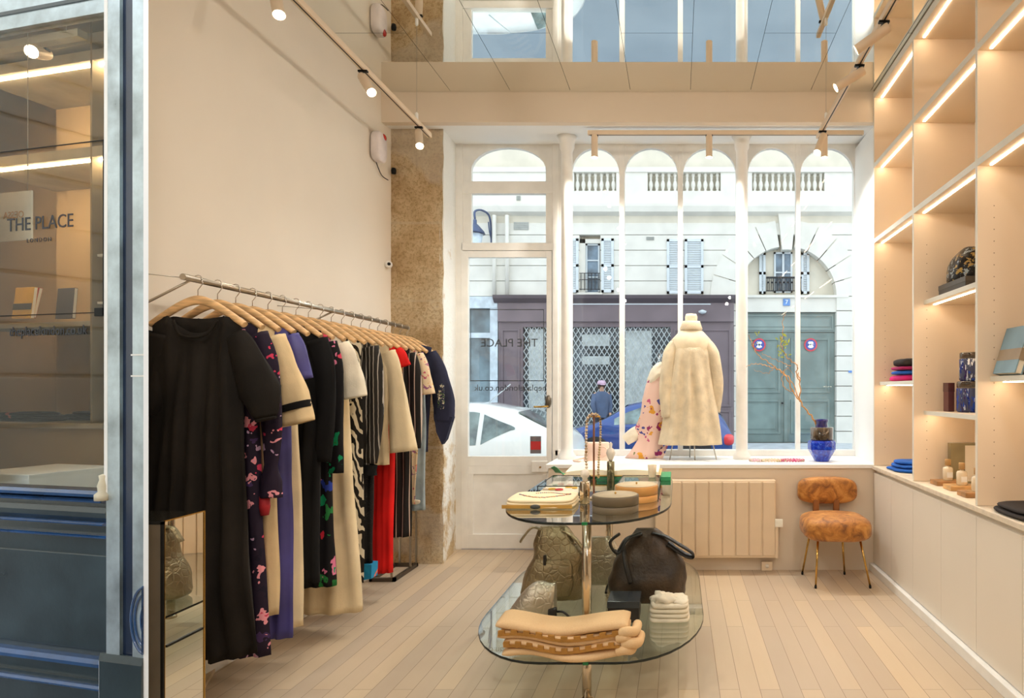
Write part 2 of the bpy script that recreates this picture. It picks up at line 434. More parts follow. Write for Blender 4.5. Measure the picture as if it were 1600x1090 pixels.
bm = B(); lathe(bm, [(.001, -.006), (.022, -.004), (.03, 0), (.022, .004), (.001, .006)], 0, 0, 0, 16, 1, 2)
bm.transform(Matrix.Translation((xW(858), DW - .04, zW(627))) @ Matrix.Rotation(PI / 2, 4, 'X')); dp('door_escutcheon', bm, mat('aged_steel', (120, 112, 100), .35, .9))
bm = B(); box(bm, xW(833), xW(858), DW - .07, DW - .034, zW(736), zW(719), .006); dp('lock_case', bm, m_trimw)
bm = B(); tube(bm, [(xW(847), DW - .072, zW(728)), (xW(847), DW - .09, zW(728))], .008, 10); dp('lock_knob', bm, m_brass)
# small devices on the left wall and pier
t = thing('alarm_siren', 'white plastic alarm siren with a red lens, on the left wall near the ceiling', 'alarm', (XL, 5.18, Z(230, 5.18)))
bm = B(); blob(bm, .045, 0, 0, .045, .075, .12, 4); mesh('housing', bm, mat('white_plastic', (228, 218, 216), .4), t)
bm = B(); blob(bm, .072, .02, .085, .022, .035, .03, 2.2); mesh('lens', bm, mat('red_lens', (190, 30, 22), .2, coat=.6), t)
bm = B(); tube(bm, catmull([(.02, 0, -.11), (.02, .1, -.19), (.03, .2, -.2)], 5), .004, 6); mesh('cable', bm, m_blackm, t)
bm = B(); lathe(bm, [(.001, -.03), (.018, -.028), (.022, 0), (.018, .02), (.001, .024)], X(616, 5.46), 5.45, Z(267, 5.46), 14)
tag(mesh('wall_sensor', bm, m_blackm), 'tiny black sensor fixed at the edge of the stone pier under the alarm', 'sensor')
t = thing('security_camera', 'small white security camera with a dark lens on the left wall corner', 'camera', (XL, 5.4, Z(413, 5.4)))
bm = B(); blob(bm, .025, 0, 0, .03, .03, .03, 2.2); mesh('housing', bm, m_trimw, t)
bm = B(); blob(bm, .038, -.022, 0, .014, .014, .014, 2); mesh('lens', bm, m_blackm, t)
# radiator
d0 = DF - .10
t = thing('radiator', 'cream panel radiator of flat vertical sections below the window sill', 'radiator', (X(1110, d0), d0, 0))
m_rad = mat('cream_enamel', (226, 204, 174), .45, var=.01)
xr1 = X(1212, d0); bw = X(1161, d0) - X(1140, d0)
for k in range(9):
    bm = B(); b1 = xr1 - k * bw; box(bm, b1 - bw + .006, b1 - .004, d0, d0 + .05, Z(868, d0), Z(753, d0), .006)
    wpart('radiator_section', bm, m_rad, t)
bm = B(); box(bm, xr1 - 9 * bw, xr1 + .004, d0 + .012, d0 + .09, Z(872, d0), Z(750.5, d0), .008); wpart('radiator_body', bm, m_rad, t)
bm = B(); box(bm, xr1 - .003, xr1 + .022, d0 + .004, d0 + .09, Z(872, d0), Z(822, d0), .005); wpart('side_cover', bm, m_rad, t)
bm = B(); box(bm, X(1211, d0), X(1223, d0), d0 - .01, d0 + .02, Z(823, d0), Z(811, d0), .004); wpart('thermostat', bm, mat('white_switch', (246, 240, 226), .4), t)
t = thing('power_socket', 'cream power socket box low on the wall under the radiator', 'socket', (X(1198, 5.3), 5.305, Z(883, 5.3)))
bm = B(); box(bm, -.045, .045, -.025, .01, -.04, .035, .005); mesh('box', bm, m_rad, t)
bm = B(); lathe(bm, [(.016, 0), (.016, .006), (.001, .006)], 0, 0, 0, 16); bm.transform(Matrix.Translation((0, -.024, 0)) @ Matrix.Rotation(PI / 2, 4, 'X')); mesh('socket_face', bm, m_wall, t)
# ================================================================ track lighting
m_lamp = emat('lamp_face', (255, 232, 206), 30)
m_lampw = mat('lamp_housing', (226, 204, 176), .45, var=.01)
def track(name, label, p0, p1, loc, gap=.036):
    t = thing(name, label, 'track rail', loc)
    d = (Vector(p1) - Vector(p0)); L = d.length; ang = math.atan2(d.y, d.x)
    bm = B(); box(bm, 0, L, -.017, .017, -.018, .018, .003); bm.transform(Matrix.Translation(p0) @ Matrix.Rotation(ang, 4, 'Z')); wpart('rail', bm, m_lampw, t)
    bm = B(); box(bm, .01, L - .01, -.004, .004, -.0195, -.0175); bm.transform(Matrix.Translation(p0) @ Matrix.Rotation(ang, 4, 'Z')); wpart('groove', bm, m_blackm, t)
    return t
ZT = 3.56
tl = track('track_rail', 'cream lighting track hanging along the left wall above the clothes', (-2.02, -2.6, ZT), (-2.02, 5.2, ZT), (-2.02, 5.2, ZT))
tr_ = track('track_rail', 'cream lighting track running along the right side by the shelves', (1.14, -2.6, ZT), (1.14, 5.22, ZT), (1.14, 5.22, ZT))
tw = track('track_rail', 'cream lighting track fixed across the soffit above the shop window', (X(918, 5.44), 5.46, 3.686), (X(1350, 5.44), 5.46, 3.686), (0, 5.46, 3.686))
for t, x, ys in ((tl, -2.02, (4.94, 2.6)), (tr_, 1.14, (4.94, 2.6))):
    for y in ys:
        bm = B(); tube(bm, [(x, y, ZT + .018), (x, y, CEI - .02)], .0015, 5); wpart('suspension_cable', bm, m_steel, t)
        bm = B(); lathe(bm, [(.012, 0), (.012, .05), (.003, .06)], x, y, ZT + .018, 12); wpart('cable_clamp', bm, m_trimw, t)
proto = None
def spot(label, at, aim, power, hang=.05, L=.20, group='spotlights on the tracks', ang=95, col=(1, .935, .85)):
    global proto
    at = Vector(at); aim = Vector(aim).normalized()
    t = thing('spotlight', label, 'spotlight', at, 0, group)
    bm = B(); box(bm, -.03, .03, -.012, .012, -.03, -.018, .002); tube(bm, [(0, 0, -.03), (0, 0, -.02 - hang), ], .006, 8); mesh('mount', bm, m_blackm, t)
    c0 = Vector((0, 0, -.02 - hang)) - aim * .03; c1 = c0 + aim * L
    r = .028
    bm = B(); tube(bm, [c0, c0 + aim * .01, c1], [r * .9, r, r], 20, cap=False)
    tube(bm, [c0, c0 + aim * .002], [r * .9, r * .9], 20)
    mesh('barrel', bm, m_lampw, t)
    bm = B(); tube(bm, [c1 - aim * .012, c1 - aim * .010], [r * .93, r * .93], 20); mesh('lamp_face', bm, m_lamp, t)
    ld = bpy.data.lights.new('spot_beam', 'SPOT'); ld.energy = power; ld.spot_size = math.radians(ang); ld.spot_blend = .8
    ld.shadow_soft_size = .03; ld.color = col
    lo = bpy.data.objects.new('spot_beam', ld); link(lo); lo.parent = t; lo.location = c1 + aim * .012
    lo.rotation_euler = aim.to_track_quat('-Z', 'Y').to_euler()
    return t
PW = 21.5
spot('nearest spotlight on the left track, top edge of the view', (-2.02, 3.2, ZT), (.30, -.28, -.8), PW)
spot('middle spotlight on the left track, pointing down to the right', (-2.02, 4.10, ZT), (.52, -.42, -.72), PW)
spot('farthest spotlight on the left track, in front of the stone pier', (-2.02, 4.98, ZT), (.24, -.5, -.72), PW)
spot('nearest spotlight on the right track, at the top by the shelves', (1.14, 3.55, ZT), (-.8, .35, -.45), PW)
spot('middle spotlight on the right track, turned left over the table', (1.14, 4.03, ZT), (-.85, .10, -.5), PW)
spot('farthest spotlight on the right track, tilted left over the window bay', (1.14, 5.06, ZT), (-.30, -.35, -.75), PW)
for px, lb in ((929, 'left spotlight on the window soffit track, pointing straight down'), (1108, 'middle spotlight on the window soffit track, pointing straight down'), (1288, 'right spotlight on the window soffit track, behind a tilted one')):
    spot(lb, (X(px, 5.46), 5.46, 3.686), (0, 0, -1), PW * 3.4, .03, .19, ang=150, col=(1, .97, .92))
# added fill spots, unseen behind the camera, that brighten the whole room
for x, y, a in ((-1.2, -1.6, (.4, .7, -.7)), (1.14, -2.2, (-.5, .9, -.7)), (-1.2, 2.0, (.5, .9, -.9)), (1.14, 2.3, (-1, .6, -1.1)), (1.14, .6, (-.6, .8, -.9)), (1.14, -1.2, (-.6, .9, -.8)), (-1.2, -.2, (.5, 1, -.8)), (-1.2, 1.2, (.3, 1, -.9))):
    if x < -2: continue
    spot('added unseen fill spotlight in the rear of the shop', (x, y, ZT), a, PW * 1.8, ang=140)
# ================================================================ camera, world, sun
cam = bpy.data.cameras.new('camera'); co = bpy.data.objects.new('camera', cam); link(co)
co.location = (0, 0, EYE); co.rotation_euler = (PI / 2, 0, 0)
cam.sensor_width = 36; cam.lens = 22.5; cam.shift_x = (800 - VX) / 1600; cam.shift_y = (VY - 545) / 1600; cam.clip_start = .05
sc = bpy.context.scene; sc.camera = co
sc.view_settings.view_transform = 'Standard'; sc.view_settings.look = 'None'; sc.view_settings.gamma = 1
sc.view_settings.exposure = EXPO
w = bpy.data.worlds.new('sky'); sc.world = w; w.use_nodes = True; nt = w.node_tree
bg = nt.nodes['Background']; tc = nt.nodes.new('ShaderNodeTexCoord'); sp = nt.nodes.new('ShaderNodeSeparateXYZ'); rp = nt.nodes.new('ShaderNodeValToRGB')
nt.links.new(tc.outputs['Generated'], sp.inputs[0]); nt.links.new(sp.outputs['Z'], rp.inputs[0]); nt.links.new(rp.outputs[0], bg.inputs[0])
rp.color_ramp.elements[0].position = 0; rp.color_ramp.elements[0].color = (.93, .965, 1, 1)
rp.color_ramp.elements[1].position = .9; rp.color_ramp.elements[1].color = (.74, .87, 1, 1)
bg.inputs[1].default_value = SKY
sl = bpy.data.lights.new('sun', 'SUN'); sl.energy = SUN; sl.angle = math.radians(12); sl.color = (1, .96, .9)
so = bpy.data.objects.new('sun', sl); link(so); so.rotation_euler = Vector((-.45, .62, -.95)).to_track_quat('-Z', 'Y').to_euler(); so.location = (6, -6, 12)
# ================================================================ the street outside
ZS = -.15; DB = 18.5
def xB(px): return X(px, DB)
def zB(py): return Z(py, DB)
def asphalt():
    t = NT('asphalt'); v = t.coord('Object'); n = t.noise(v, 60, 4, .7); n2 = t.noise(v, .8, 4)
    c = t.ramp(n2.outputs['Fac'], [(.3, (128, 140, 152)), (.7, (146, 157, 168))]); c = t.mix(t.math('MULTIPLY', n.outputs['Fac'], .25), c, (180, 186, 192))
    t.l(c, t.b.inputs['Base Color']); t.b.inputs['Roughness'].default_value = .8; t.bump(n.outputs['Fac'], .3, .01); return t.m
bm = B(); box(bm, -22, 18, 6.2, DB + 3, ZS - .2, ZS); struct('street', bm, asphalt())
m_pave = mat('pavement_stone', (196, 200, 204), .8, var=.05, vs=3)
bm = B(); box(bm, -22, 18, 6.16, 7.6, ZS, ZS + .12, .01); struct('pavement', bm, m_pave)
bm = B(); box(bm, -22, 18, 16.9, DB, ZS, ZS + .10, .01); struct('pavement_far', bm, m_pave)
m_lime = mat('white_limestone', (224, 221, 211), .9, var=.025, vs=2)
m_lime2 = mat('cream_limestone', (214, 207, 190), .9, var=.03, vs=2)
m_cool = mat('pale_shutter_paint', (208, 216, 220), .6, var=.02)
m_dglass = mat('dark_window_glass', (92, 112, 128), .08, var=.3, vs=2, coat=.5)
m_iron = mat('black_iron', (38, 40, 44), .5, .4)
bl = thing('apartment_building', 'white limestone apartment building across the street with balustrade and arched gateway', 'building', (0, DB, ZS))
def bp(name, bm, m, par=bl, **kw):
    bm.transform(Matrix.Translation((0, -DB, -ZS))); return mesh(name, bm, m, par, **kw)
AX, AZ, RI, RO = xB(1229), zB(463), 1.44, 2.2
GX0, GX1 = AX - RI, AX + RI
bm = B()   # backing wall, behind every opening
box(bm, -20, 14, DB + .32, DB + .6, ZS, 12.5); bp('rear_wall', bm, m_lime2)
WIN = [(xB(905), xB(938), zB(457), zB(372))]           # the shuttered window seen through the first pane
TOPW = [(xB(a), xB(b), 7.0, 9.6) for a, b in ((897, 926), (1040, 1098), (1192, 1222), (1300, 1330), (800, 835), (700, 740))]
bm = B(); zc = zB(463); ch = 24 / S(DB)
z = zc; rows = []
while z < zB(350): rows.append((z, min(z + ch, zB(348)))); z += ch
def gaps(z0, z1):
    g = []
    zm = (z0 + z1) / 2
    if zm < AZ + RO * .97:
        r = RI + .35
        if zm - AZ < r: h = math.sqrt(r * r - max(0, zm - AZ) ** 2); g.append((AX - h, AX + h))
    for a, b, c, d in WIN:
        if c < zm < d: g.append((a, b))
    return sorted(g)
for z0, z1 in rows:
    x = -20.0
    for a, b in gaps(z0, z1) + [(14, 14)]:
        if a > x: box(bm, x, a, DB, DB + .32, z0 + .012, z1 - .004, .008)
        x = b
# masonry pier right of the gate and beyond, and far left
zz = ZS
while zz < zc - .01:
    z1 = min(zz + ch * .98, zc)
    off = .03 if int(round(zz / ch)) % 2 else 0
    box(bm, GX1, GX1 + .55 - off, DB - .03, DB + .32, zz + .012, z1 - .008, .01); box(bm, GX1 + .56 - off, 14, DB, DB + .32, zz + .012, z1 - .008, .01)
    box(bm, 1.60, GX0, DB - .02, DB + .32, zz + .012, z1 - .008, .01)
    zz = z1
bp('wall', bm, m_lime)
bm = B(); box(bm, -20, 14, DB + .02, DB + .3, zB(350), zB(336)); bp('frieze', bm, m_lime2)
bm = B(); prism(bm, [(DB + .3, zB(337)), (DB + .02, zB(337)), (DB - .18, zB(333)), (DB - .22, zB(325)), (DB - .22, zB(321)), (DB + .3, zB(321))], -20, 14, 'x'); bp('cornice', bm, m_lime)
bm = B(); box(bm, -20, 14, DB - .05, DB + .2, zB(321), zB(299)); box(bm, -20, 14, DB - .08, DB + .22, zB(270), zB(262), .01)
SOL = [(-20, xB(897)), (xB(963), xB(1012)), (xB(1126), xB(1175)), (xB(1288), 14)]
for a, b in SOL: box(bm, a, b, DB - .04, DB + .18, zB(299), zB(270))
bp('parapet', bm, m_lime)
bz = zB(299); bh = zB(270) - bz
bprof = [(.05, 0), (.05, .04), (.03, .06), (.05, .12), (.068, .2), (.05, .29), (.028, .34), (.045, .38), (.028, .42), (.05, .47), (.05, bh)]
bal0 = None
for a, b, n in ((xB(897), xB(963), 7), (xB(1012), xB(1126), 12), (xB(1175), xB(1288), 12)):
    for i in range(n):
        x = a + (b - a) * (i + .5) / n
        if bal0 is None:
            bm = B(); lathe(bm, bprof, 0, 0, 0, 10); bal0 = mesh('baluster', bm, m_lime, bl); o = bal0
        else: o = bal0.copy(); C.objects.link(o); o.parent = bl
        o.location = (x, .07, bz - ZS)
# upper storey with french windows
bm = B(); x = -20.0
for a, b, c, d in sorted(TOPW) + [(14, 14, 0, 0)]:
    box(bm, x, a, DB + .9, DB + 1.1, zB(300), 12.5); x = b
    if a < 14: box(bm, a, b, DB + .9, DB + 1.1, 9.6, 12.5)
box(bm, -20, 14, DB + .2, DB + 1.0, zB(322), zB(300)); bp('upper_wall', bm, m_lime)
bm = B(); box(bm, -20, 14, DB + .1, DB + 6, 12.5, 12.7); bp('roof', bm, m_lime2)
def sash(a, b, z0, z1, y, bars=2, mull=True, par=bl):
    bm = B(); box(bm, a, b, y + .05, y + .07, z0, z1); g = None
    fb = B(); w = .05
    for p, q, r, s in ((a, a + w, z0, z1), (b - w, b, z0, z1), (a, b, z0, z0 + w), (a, b, z1 - w, z1)): box(fb, p, q, y, y + .06, r, s)
    if mull: box(fb, (a + b) / 2 - .03, (a + b) / 2 + .03, y, y + .06, z0, z1)
    for i in range(1, bars + 1): box(fb, a, b, y + .01, y + .05, z0 + (z1 - z0) * i / (bars + 1) - .02, z0 + (z1 - z0) * i / (bars + 1) + .02)
    f = bp('window', fb, m_cool, par); p = bp('pane', bm, m_dglass, f); return f
for a, b, c, d in TOPW: sash(a, b, c, d, DB + .93, 3)
a, b, c, d = WIN[0]; sash(a + .16, b - .04, c, d - .12, DB + .18, 2, False)
bm = B(); box(bm, a - .06, b + .06, DB - .04, DB + .05, c - .06, c); box(bm, a, b, DB + .1, DB + .3, d - .12, d); box(bm, a, a + .16, DB + .1, DB + .3, c, d); bp('window_surround', bm, m_lime)
def shutter(a, b, z0, z1, y=DB - .05):
    bm = B(); w = .07
    for p, q, r, s in ((a, a + w, z0, z1), (b - w, b, z0, z1), (a, b, z0, z0 + w), (a, b, z1 - w, z1), (a, b, (z0 + z1) / 2 - .04, (z0 + z1) / 2 + .04)): box(bm, p, q, y, y + .045, r, s)
    n = int((z1 - z0) / .055)
    for i in range(n):
        z = z0 + w + (z1 - z0 - 2 * w) * (i + .5) / n
        prism(bm, [(y + .012, z - .022), (y + .018, z - .026), (y + .04, z + .012), (y + .034, z + .016)], a + w, b - w, 'x')
    bp('shutter', bm, m_cool)
shutter(xB(889), xB(904), zB(457), zB(373)); shutter(xB(940), xB(959), zB(457), zB(373))
shutter(xB(1042), xB(1067), zB(459), zB(374)); shutter(xB(1070), xB(1099), zB(459), zB(374))
# small vents
for p, q in (((803, 826), (347, 359)), ((1010, 1022), (370, 375)), ((808, 814), (307, 314))):
    bm = B(); y = DB - .01 if p[0] != 808 else DB - .07
    box(bm, xB(p[0]), xB(p[1]), y - .01, y + .02, zB(q[1]), zB(q[0]))
    for i in range(4): box(bm, xB(p[0]), xB(p[1]), y - .02, y, zB(q[1]) + (zB(q[0]) - zB(q[1])) * (i + .3) / 4, zB(q[1]) + (zB(q[0]) - zB(q[1])) * (i + .6) / 4)
    bp('vent_grille', bm, mat('grey_vent', (170, 172, 166), .6))
# arch of voussoirs
for i in range(11):
    a0 = PI * i / 11; a1 = PI * (i + 1) / 11; key = i == 5
    ro = RO + (.28 if key else 0); ri = RI - (.10 if key else 0); g = .008
    if key: a0 += .03; a1 -= .03
    bm = B(); P = []
    for k in range(4): a = a0 + g + (a1 - a0 - 2 * g) * k / 3; P.append((AX + ro * math.cos(a), AZ + ro * math.sin(a)))
    for k in range(3, -1, -1): a = a0 + g + (a1 - a0 - 2 * g) * k / 3; P.append((AX + ri * math.cos(a), AZ + ri * math.sin(a)))
    prism(bm, P, DB - (.09 if key else .04), DB + .3, 'y'); bp('arch_stone', bm, m_lime)
# tympanum wall inside arch, window, lintel
bm = B(); P = [(AX + RI * math.cos(PI * k / 20), AZ + RI * math.sin(PI * k / 20)) for k in range(21)]
wa, wb = xB(1198), xB(1254)
prism(bm, P, DB + .30, DB + .34, 'y'); bp('tympanum', bm, m_lime2)
sash(wa + .25, wb - .25, zB(455), zB(391), DB + .24, 1)
shutter(xB(1188), xB(1198), zB(457), zB(392), DB + .22); shutter(xB(1254), xB(1267), zB(457), zB(392), DB + .22)
bm = B(); box(bm, wa, wb, DB + .1, DB + .12, zB(434), zB(431)); box(bm, wa, wb, DB + .1, DB + .12, zB(454), zB(452.5))
for i in range(18):
    x = wa + (wb - wa) * (i + .5) / 18; tube(bm, [(x, DB + .11, zB(454)), (x, DB + .11, zB(432))], .012, 6)
for i in range(9):
    x = wa + (wb - wa) * (i + .5) / 9; lathe(bm, [(.001, -.035), (.035, 0), (.001, .035)], x, DB + .11, zB(440), 8)
bp('window_railing', bm, m_iron)
bm = B()
for i in range(6):
    x = WIN[0][0] + .05 + (WIN[0][1] - WIN[0][0] - .1) * i / 5; tube(bm, [(x, DB + .02, zB(453)), (x, DB + .02, zB(426))], .011, 6)
for q in (426, 436, 451): box(bm, WIN[0][0], WIN[0][1], DB + .01, DB + .03, zB(q + 1), zB(q))
bp('window_railing', bm, m_iron)
bm = B(); box(bm, GX0, GX1, DB + .02, DB + .34, zB(487), zB(463)); box(bm, GX0 - .02, GX1 + .35, DB - .05, DB + .1, zB(465), zB(461), .01); bp('lintel', bm, m_lime)
# carriage gate
m_gate = mat('grey_green_gate_paint', (118, 136, 132), .5, var=.08, vs=2)
m_gate2 = mat('faded_green_gate_paint', (134, 150, 146), .5, var=.06, vs=2)
def bevpanel(bm, a, b, z0, z1, y, w=.07, d=.03, raised=True):
    for p, q, r, s in ((a, a + w, z0, z1), (b - w, b, z0, z1), (a + w, b - w, z0, z0 + w), (a + w, b - w, z1 - w, z1)): box(bm, p, q, y - d, y, r, s, .008)
    if raised: box(bm, a + w * 2, b - w * 2, y - d * .6, y, z0 + w * 2, z1 - w * 2, .01)
yg = DB + .16; gz1 = zB(488)
bm = B(); box(bm, GX0, GX1, yg, yg + .1, gz1 - .55, gz1); bevpanel(bm, GX0 + .05, GX1 - .05, gz1 - .5, gz1 - .05, yg, .05); bp('gate_transom', bm, m_gate2)
for sgn in (-1, 1):
    a, b = (GX0 + .01, AX - .01) if sgn < 0 else (AX + .01, GX1 - .01)
    bm = B(); box(bm, a, b, yg + .02, yg + .09, ZS + .11, gz1 - .57)
    bevpanel(bm, a + .14, b - .14, zB(614), gz1 - .72, yg + .02); bevpanel(bm, a + .14, b - .14, ZS + .35, zB(624), yg + .02)
    box(bm, (AX - .05), (AX + .05), yg - .03, yg + .02, ZS + .11, gz1 - .57, .01) if sgn > 0 else None
    lf = bp('gate_leaf', bm, m_gate)
bm = B(); blob(bm, AX - .1, yg - .04, 1.1, .03, .03, .03, 2); bp('gate_knob', bm, m_iron)
# signs on the gate
for px, lb in ((1187, 'round red-rimmed blue no-parking sign on the left leaf of the green gate'), (1268, 'round red-rimmed blue no-parking sign on the right leaf of the green gate')):
    t = thing('no_parking_sign', lb, 'sign', (xB(px), yg - .04, zB(538)), 0, 'round signs on the carriage gate')
    def disc(r, y, m, nm):
        bm = B(); prism(bm, [(r * math.cos(2 * PI * k / 28), r * math.sin(2 * PI * k / 28)) for k in range(28)], y - .006, y, 'y'); return mesh(nm, bm, m, t)
    disc(.19, 0, mat('sign_red', (214, 60, 70), .4), 'rim'); disc(.15, -.008, mat('sign_blue', (62, 78, 160), .4), 'face')
    bm = B(); q = .1
    for ang in (PI / 4, -PI / 4):
        c, s_ = math.cos(ang), math.sin(ang); w = .024
        prism(bm, [(-q * c - w * s_, -q * s_ + w * c), (-q * c + w * s_, -q * s_ - w * c), (q * c + w * s_, q * s_ - w * c), (q * c - w * s_, q * s_ + w * c)], -.018, -.016, 'y')
    box(bm, -.06, .06, -.0175, -.0155, .035, .095); box(bm, -.04, .04, -.0175, -.0155, -.095, -.05)
    mesh('emblem', bm, mat('sign_white', (236, 236, 240), .4), t)
t = thing('house_number_plate', 'small blue enamel house number plate on the lintel over the gate', 'number plate', (xB(1229), DB + .0, zB(472)))
bm = B(); box(bm, -.1, .1, -.012, .02, -.1, .1, .004); mesh('plate', bm, mat('enamel_blue', (96, 140, 200), .3), t)
text_mesh('numeral', '7', .17, mat('enamel_white', (240, 244, 250), .3), t, Matrix.Translation((0, -.014, 0)))
bm = B(); box(bm, 0, .15, -.01, .01, 0, .06, .003); bm.transform(Matrix.Translation((xB(1325), DB - .05, zB(582))))
tag(mesh('street_plate', bm, mat('plate_blue', (90, 140, 210), .4)), 'tiny blue plate on the stone pier right of the gate', 'sign')
# ---- purple shop across the street
m_plum = mat('plum_grey_paint', (114, 101, 106), .55, var=.05, vs=2)
m_plumd = mat('dark_plum_paint', (86, 76, 82), .5, var=.05, vs=2)
sx0, sx1 = xB(780), xB(1146); ys = DB - .02
st = thing('shopfront', 'plum grey wooden shopfront across the street with lowered lattice shutters', 'shopfront', (0, DB, ZS))
def sp_(name, bm, m, par=st, **kw):
    bm.transform(Matrix.Translation((0, -DB, -ZS))); return mesh(name, bm, m, par, **kw)
gx0, gx1, gz, gb = xB(818), xB(1048), zB(511), ZS + .35
bm = B(); prism(bm, [(ys + .1, zB(474)), (ys - .16, zB(474)), (ys - .3, zB(468)), (ys - .32, zB(463)), (ys + .1, zB(461))], sx0 - .1, sx1 + .1, 'x'); sp_('cornice', bm, m_plumd)
bm = B(); box(bm, sx0, sx1, ys - .14, ys + .1, zB(503), zB(474)); sp_('fascia', bm, m_plum)
bm = B(); box(bm, xB(895), xB(1110), ys - .16, ys - .13, zB(477), zB(475.4)); sp_('awning_rail', bm, m_cool)
bm = B()
for a, b in ((sx0, gx0), (gx1, sx1)):
    box(bm, a, b, ys - .06, ys + .1, ZS + .1, zB(503))
    m_ = (a + b) / 2
    if b - a > 1.2:
        bevpanel(bm, m_ - .05, b - .08, 1.0, zB(514), ys - .06, .06, .03, False); bevpanel(bm, m_ - .05, b - .08, ZS + .2, .9, ys - .06, .06, .03, False)
        bevpanel(bm, a + .08, m_ - .15, ZS + .2, zB(514), ys - .06, .06, .03, False)
    else: bevpanel(bm, a + .08, b - .08, ZS + .2, zB(514), ys - .06, .06, .03, False)
box(bm, gx0, gx1, ys - .06, ys + .1, zB(511), zB(503)); box(bm, gx0, gx1, ys - .04, ys + .1, ZS + .1, gb)
sp_('panelling', bm, m_plum)
bm = B(); box(bm, gx0, gx1, ys + .12, ys + .14, gb, gz); sp_('display_glass', bm, mat('shop_glass', (66, 74, 80), .1, var=.3, vs=1.2, coat=.6))
bm = B(); box(bm, xB(977), xB(1018), ys + .09, ys + .13, gb, zB(516)); box(bm, xB(909), xB(952), ys + .09, ys + .11, zB(540), zB(522)); box(bm, xB(909), xB(952), ys + .09, ys + .11, zB(569), zB(556)); box(bm, xB(825), xB(850), ys + .09, ys + .11, gb, zB(514))
sp_('light_panels', bm, mat('pale_poster', (206, 212, 208), .6, var=.06))
bm = B(); step = .15; x = gx0 - (gz - gb) * .62
k = .62; hh = gz - gb; r = .011
while x < gx1:
    for sg in (1, -1):
        xa = x if sg > 0 else x + hh * k
        p = Vector((xa, 0, gb)); q = Vector((xa + sg * hh * k, 0, gz))
        # clip to the opening
        def clipx(p, q):
            d = q - p; t0, t1 = 0.0, 1.0
            for lo, hi in ((gx0, gx1),):
                if abs(d.x) > 1e-9:
                    a = (lo - p.x) / d.x; b = (hi - p.x) / d.x; a, b = min(a, b), max(a, b); t0 = max(t0, a); t1 = min(t1, b)
            return (p + d * t0, p + d * t1) if t1 > t0 else None
        c = clipx(p, q)
        if c:
            n = Vector((c[1].z - c[0].z, 0, -(c[1].x - c[0].x))).normalized() * r
            prism(bm, [((c[0] - n).x, (c[0] - n).z), ((c[0] + n).x, (c[0] + n).z), ((c[1] + n).x, (c[1] + n).z), ((c[1] - n).x, (c[1] - n).z)], ys - .02 + (.008 if sg > 0 else 0), ys - .014 + (.008 if sg > 0 else 0), 'y')
    x += step
sp_('roller_grille', bm, mat('galvanised_grille', (176, 184, 186), .45, .2))
bm = B(); lathe(bm, [(.02, 0), (.1, .03), (.12, .08), (.02, .12)], xB(1097), ys - .25, zB(492), 12); sp_('shop_lamp', bm, m_cool)
# ---- grey-blue shop further left
st2 = thing('shopfront', 'pale grey shop window at the far left across the street, beside the plum shopfront', 'shopfront', (0, DB, ZS))
bm = B(); a, b = -12.0, xB(779)
box(bm, a, b, ys - .1, ys + .1, zB(482), zB(464)); box(bm, b - .22, b, ys - .08, ys + .1, ZS + .1, zB(482)); box(bm, a, a + .3, ys - .08, ys + .1, ZS + .1, zB(482)); box(bm, a, b, ys - .06, ys + .1, ZS + .1, ZS + .6); box(bm, a, b, ys - .05, ys + .06, zB(528), zB(520))
bm.transform(Matrix.Translation((0, -DB, -ZS))); mesh('frame', bm, mat('blue_grey_frame', (196, 208, 216), .5), st2)
bm = B(); box(bm, a, b, ys + .02, ys + .05, ZS + .6, zB(482)); bm.transform(Matrix.Translation((0, -DB, -ZS))); mesh('pane', bm, mat('teal_dark_glass', (84, 104, 112), .1, var=.3, vs=1.5, coat=.6), st2)
# downpipes and lantern
for px, z0 in ((774, zB(462)), (794, zB(462))):
    bm = B(); tube(bm, [(xB(px), DB - .12, z0), (xB(px), DB - .12, zB(338))], .06, 10); bp('downpipe', bm, m_lime)
t = thing('street_lantern', 'dark blue street lantern hanging from a scroll bracket on the white building', 'street lamp', (xB(768), DB, zB(375)))
lx = xB(755) - xB(768); ly = -.75; m_lan = mat('blue_black_iron', (70, 84, 116), .4, .3)
bm = B(); tube(bm, catmull([(0, 0, -.35), (0, -.02, .1), (0, -.2, .62), (lx * .5, -.5, .72), (lx, ly, .62), (lx, ly, .42)], 6), .03, 8); tube(bm, catmull([(0, 0, .0), (.0, -.2, .2), (0, -.3, .45)], 5), .018, 6); mesh('bracket', bm, m_lan, t)
bm = B(); lathe(bm, [(.02, .42), (.05, .38), (.05, .28), (.1, .24), (.26, .06), (.28, .0), (.24, .0)], lx, ly, 0, 16); mesh('hood', bm, m_lan, t)
bm = B(); lathe(bm, [(.23, -.01), (.16, -.42), (.08, -.5)], lx, ly, 0, 8); mesh('lantern_glass', bm, mat('lantern_glass', (200, 214, 226), .1, coat=.5), t)

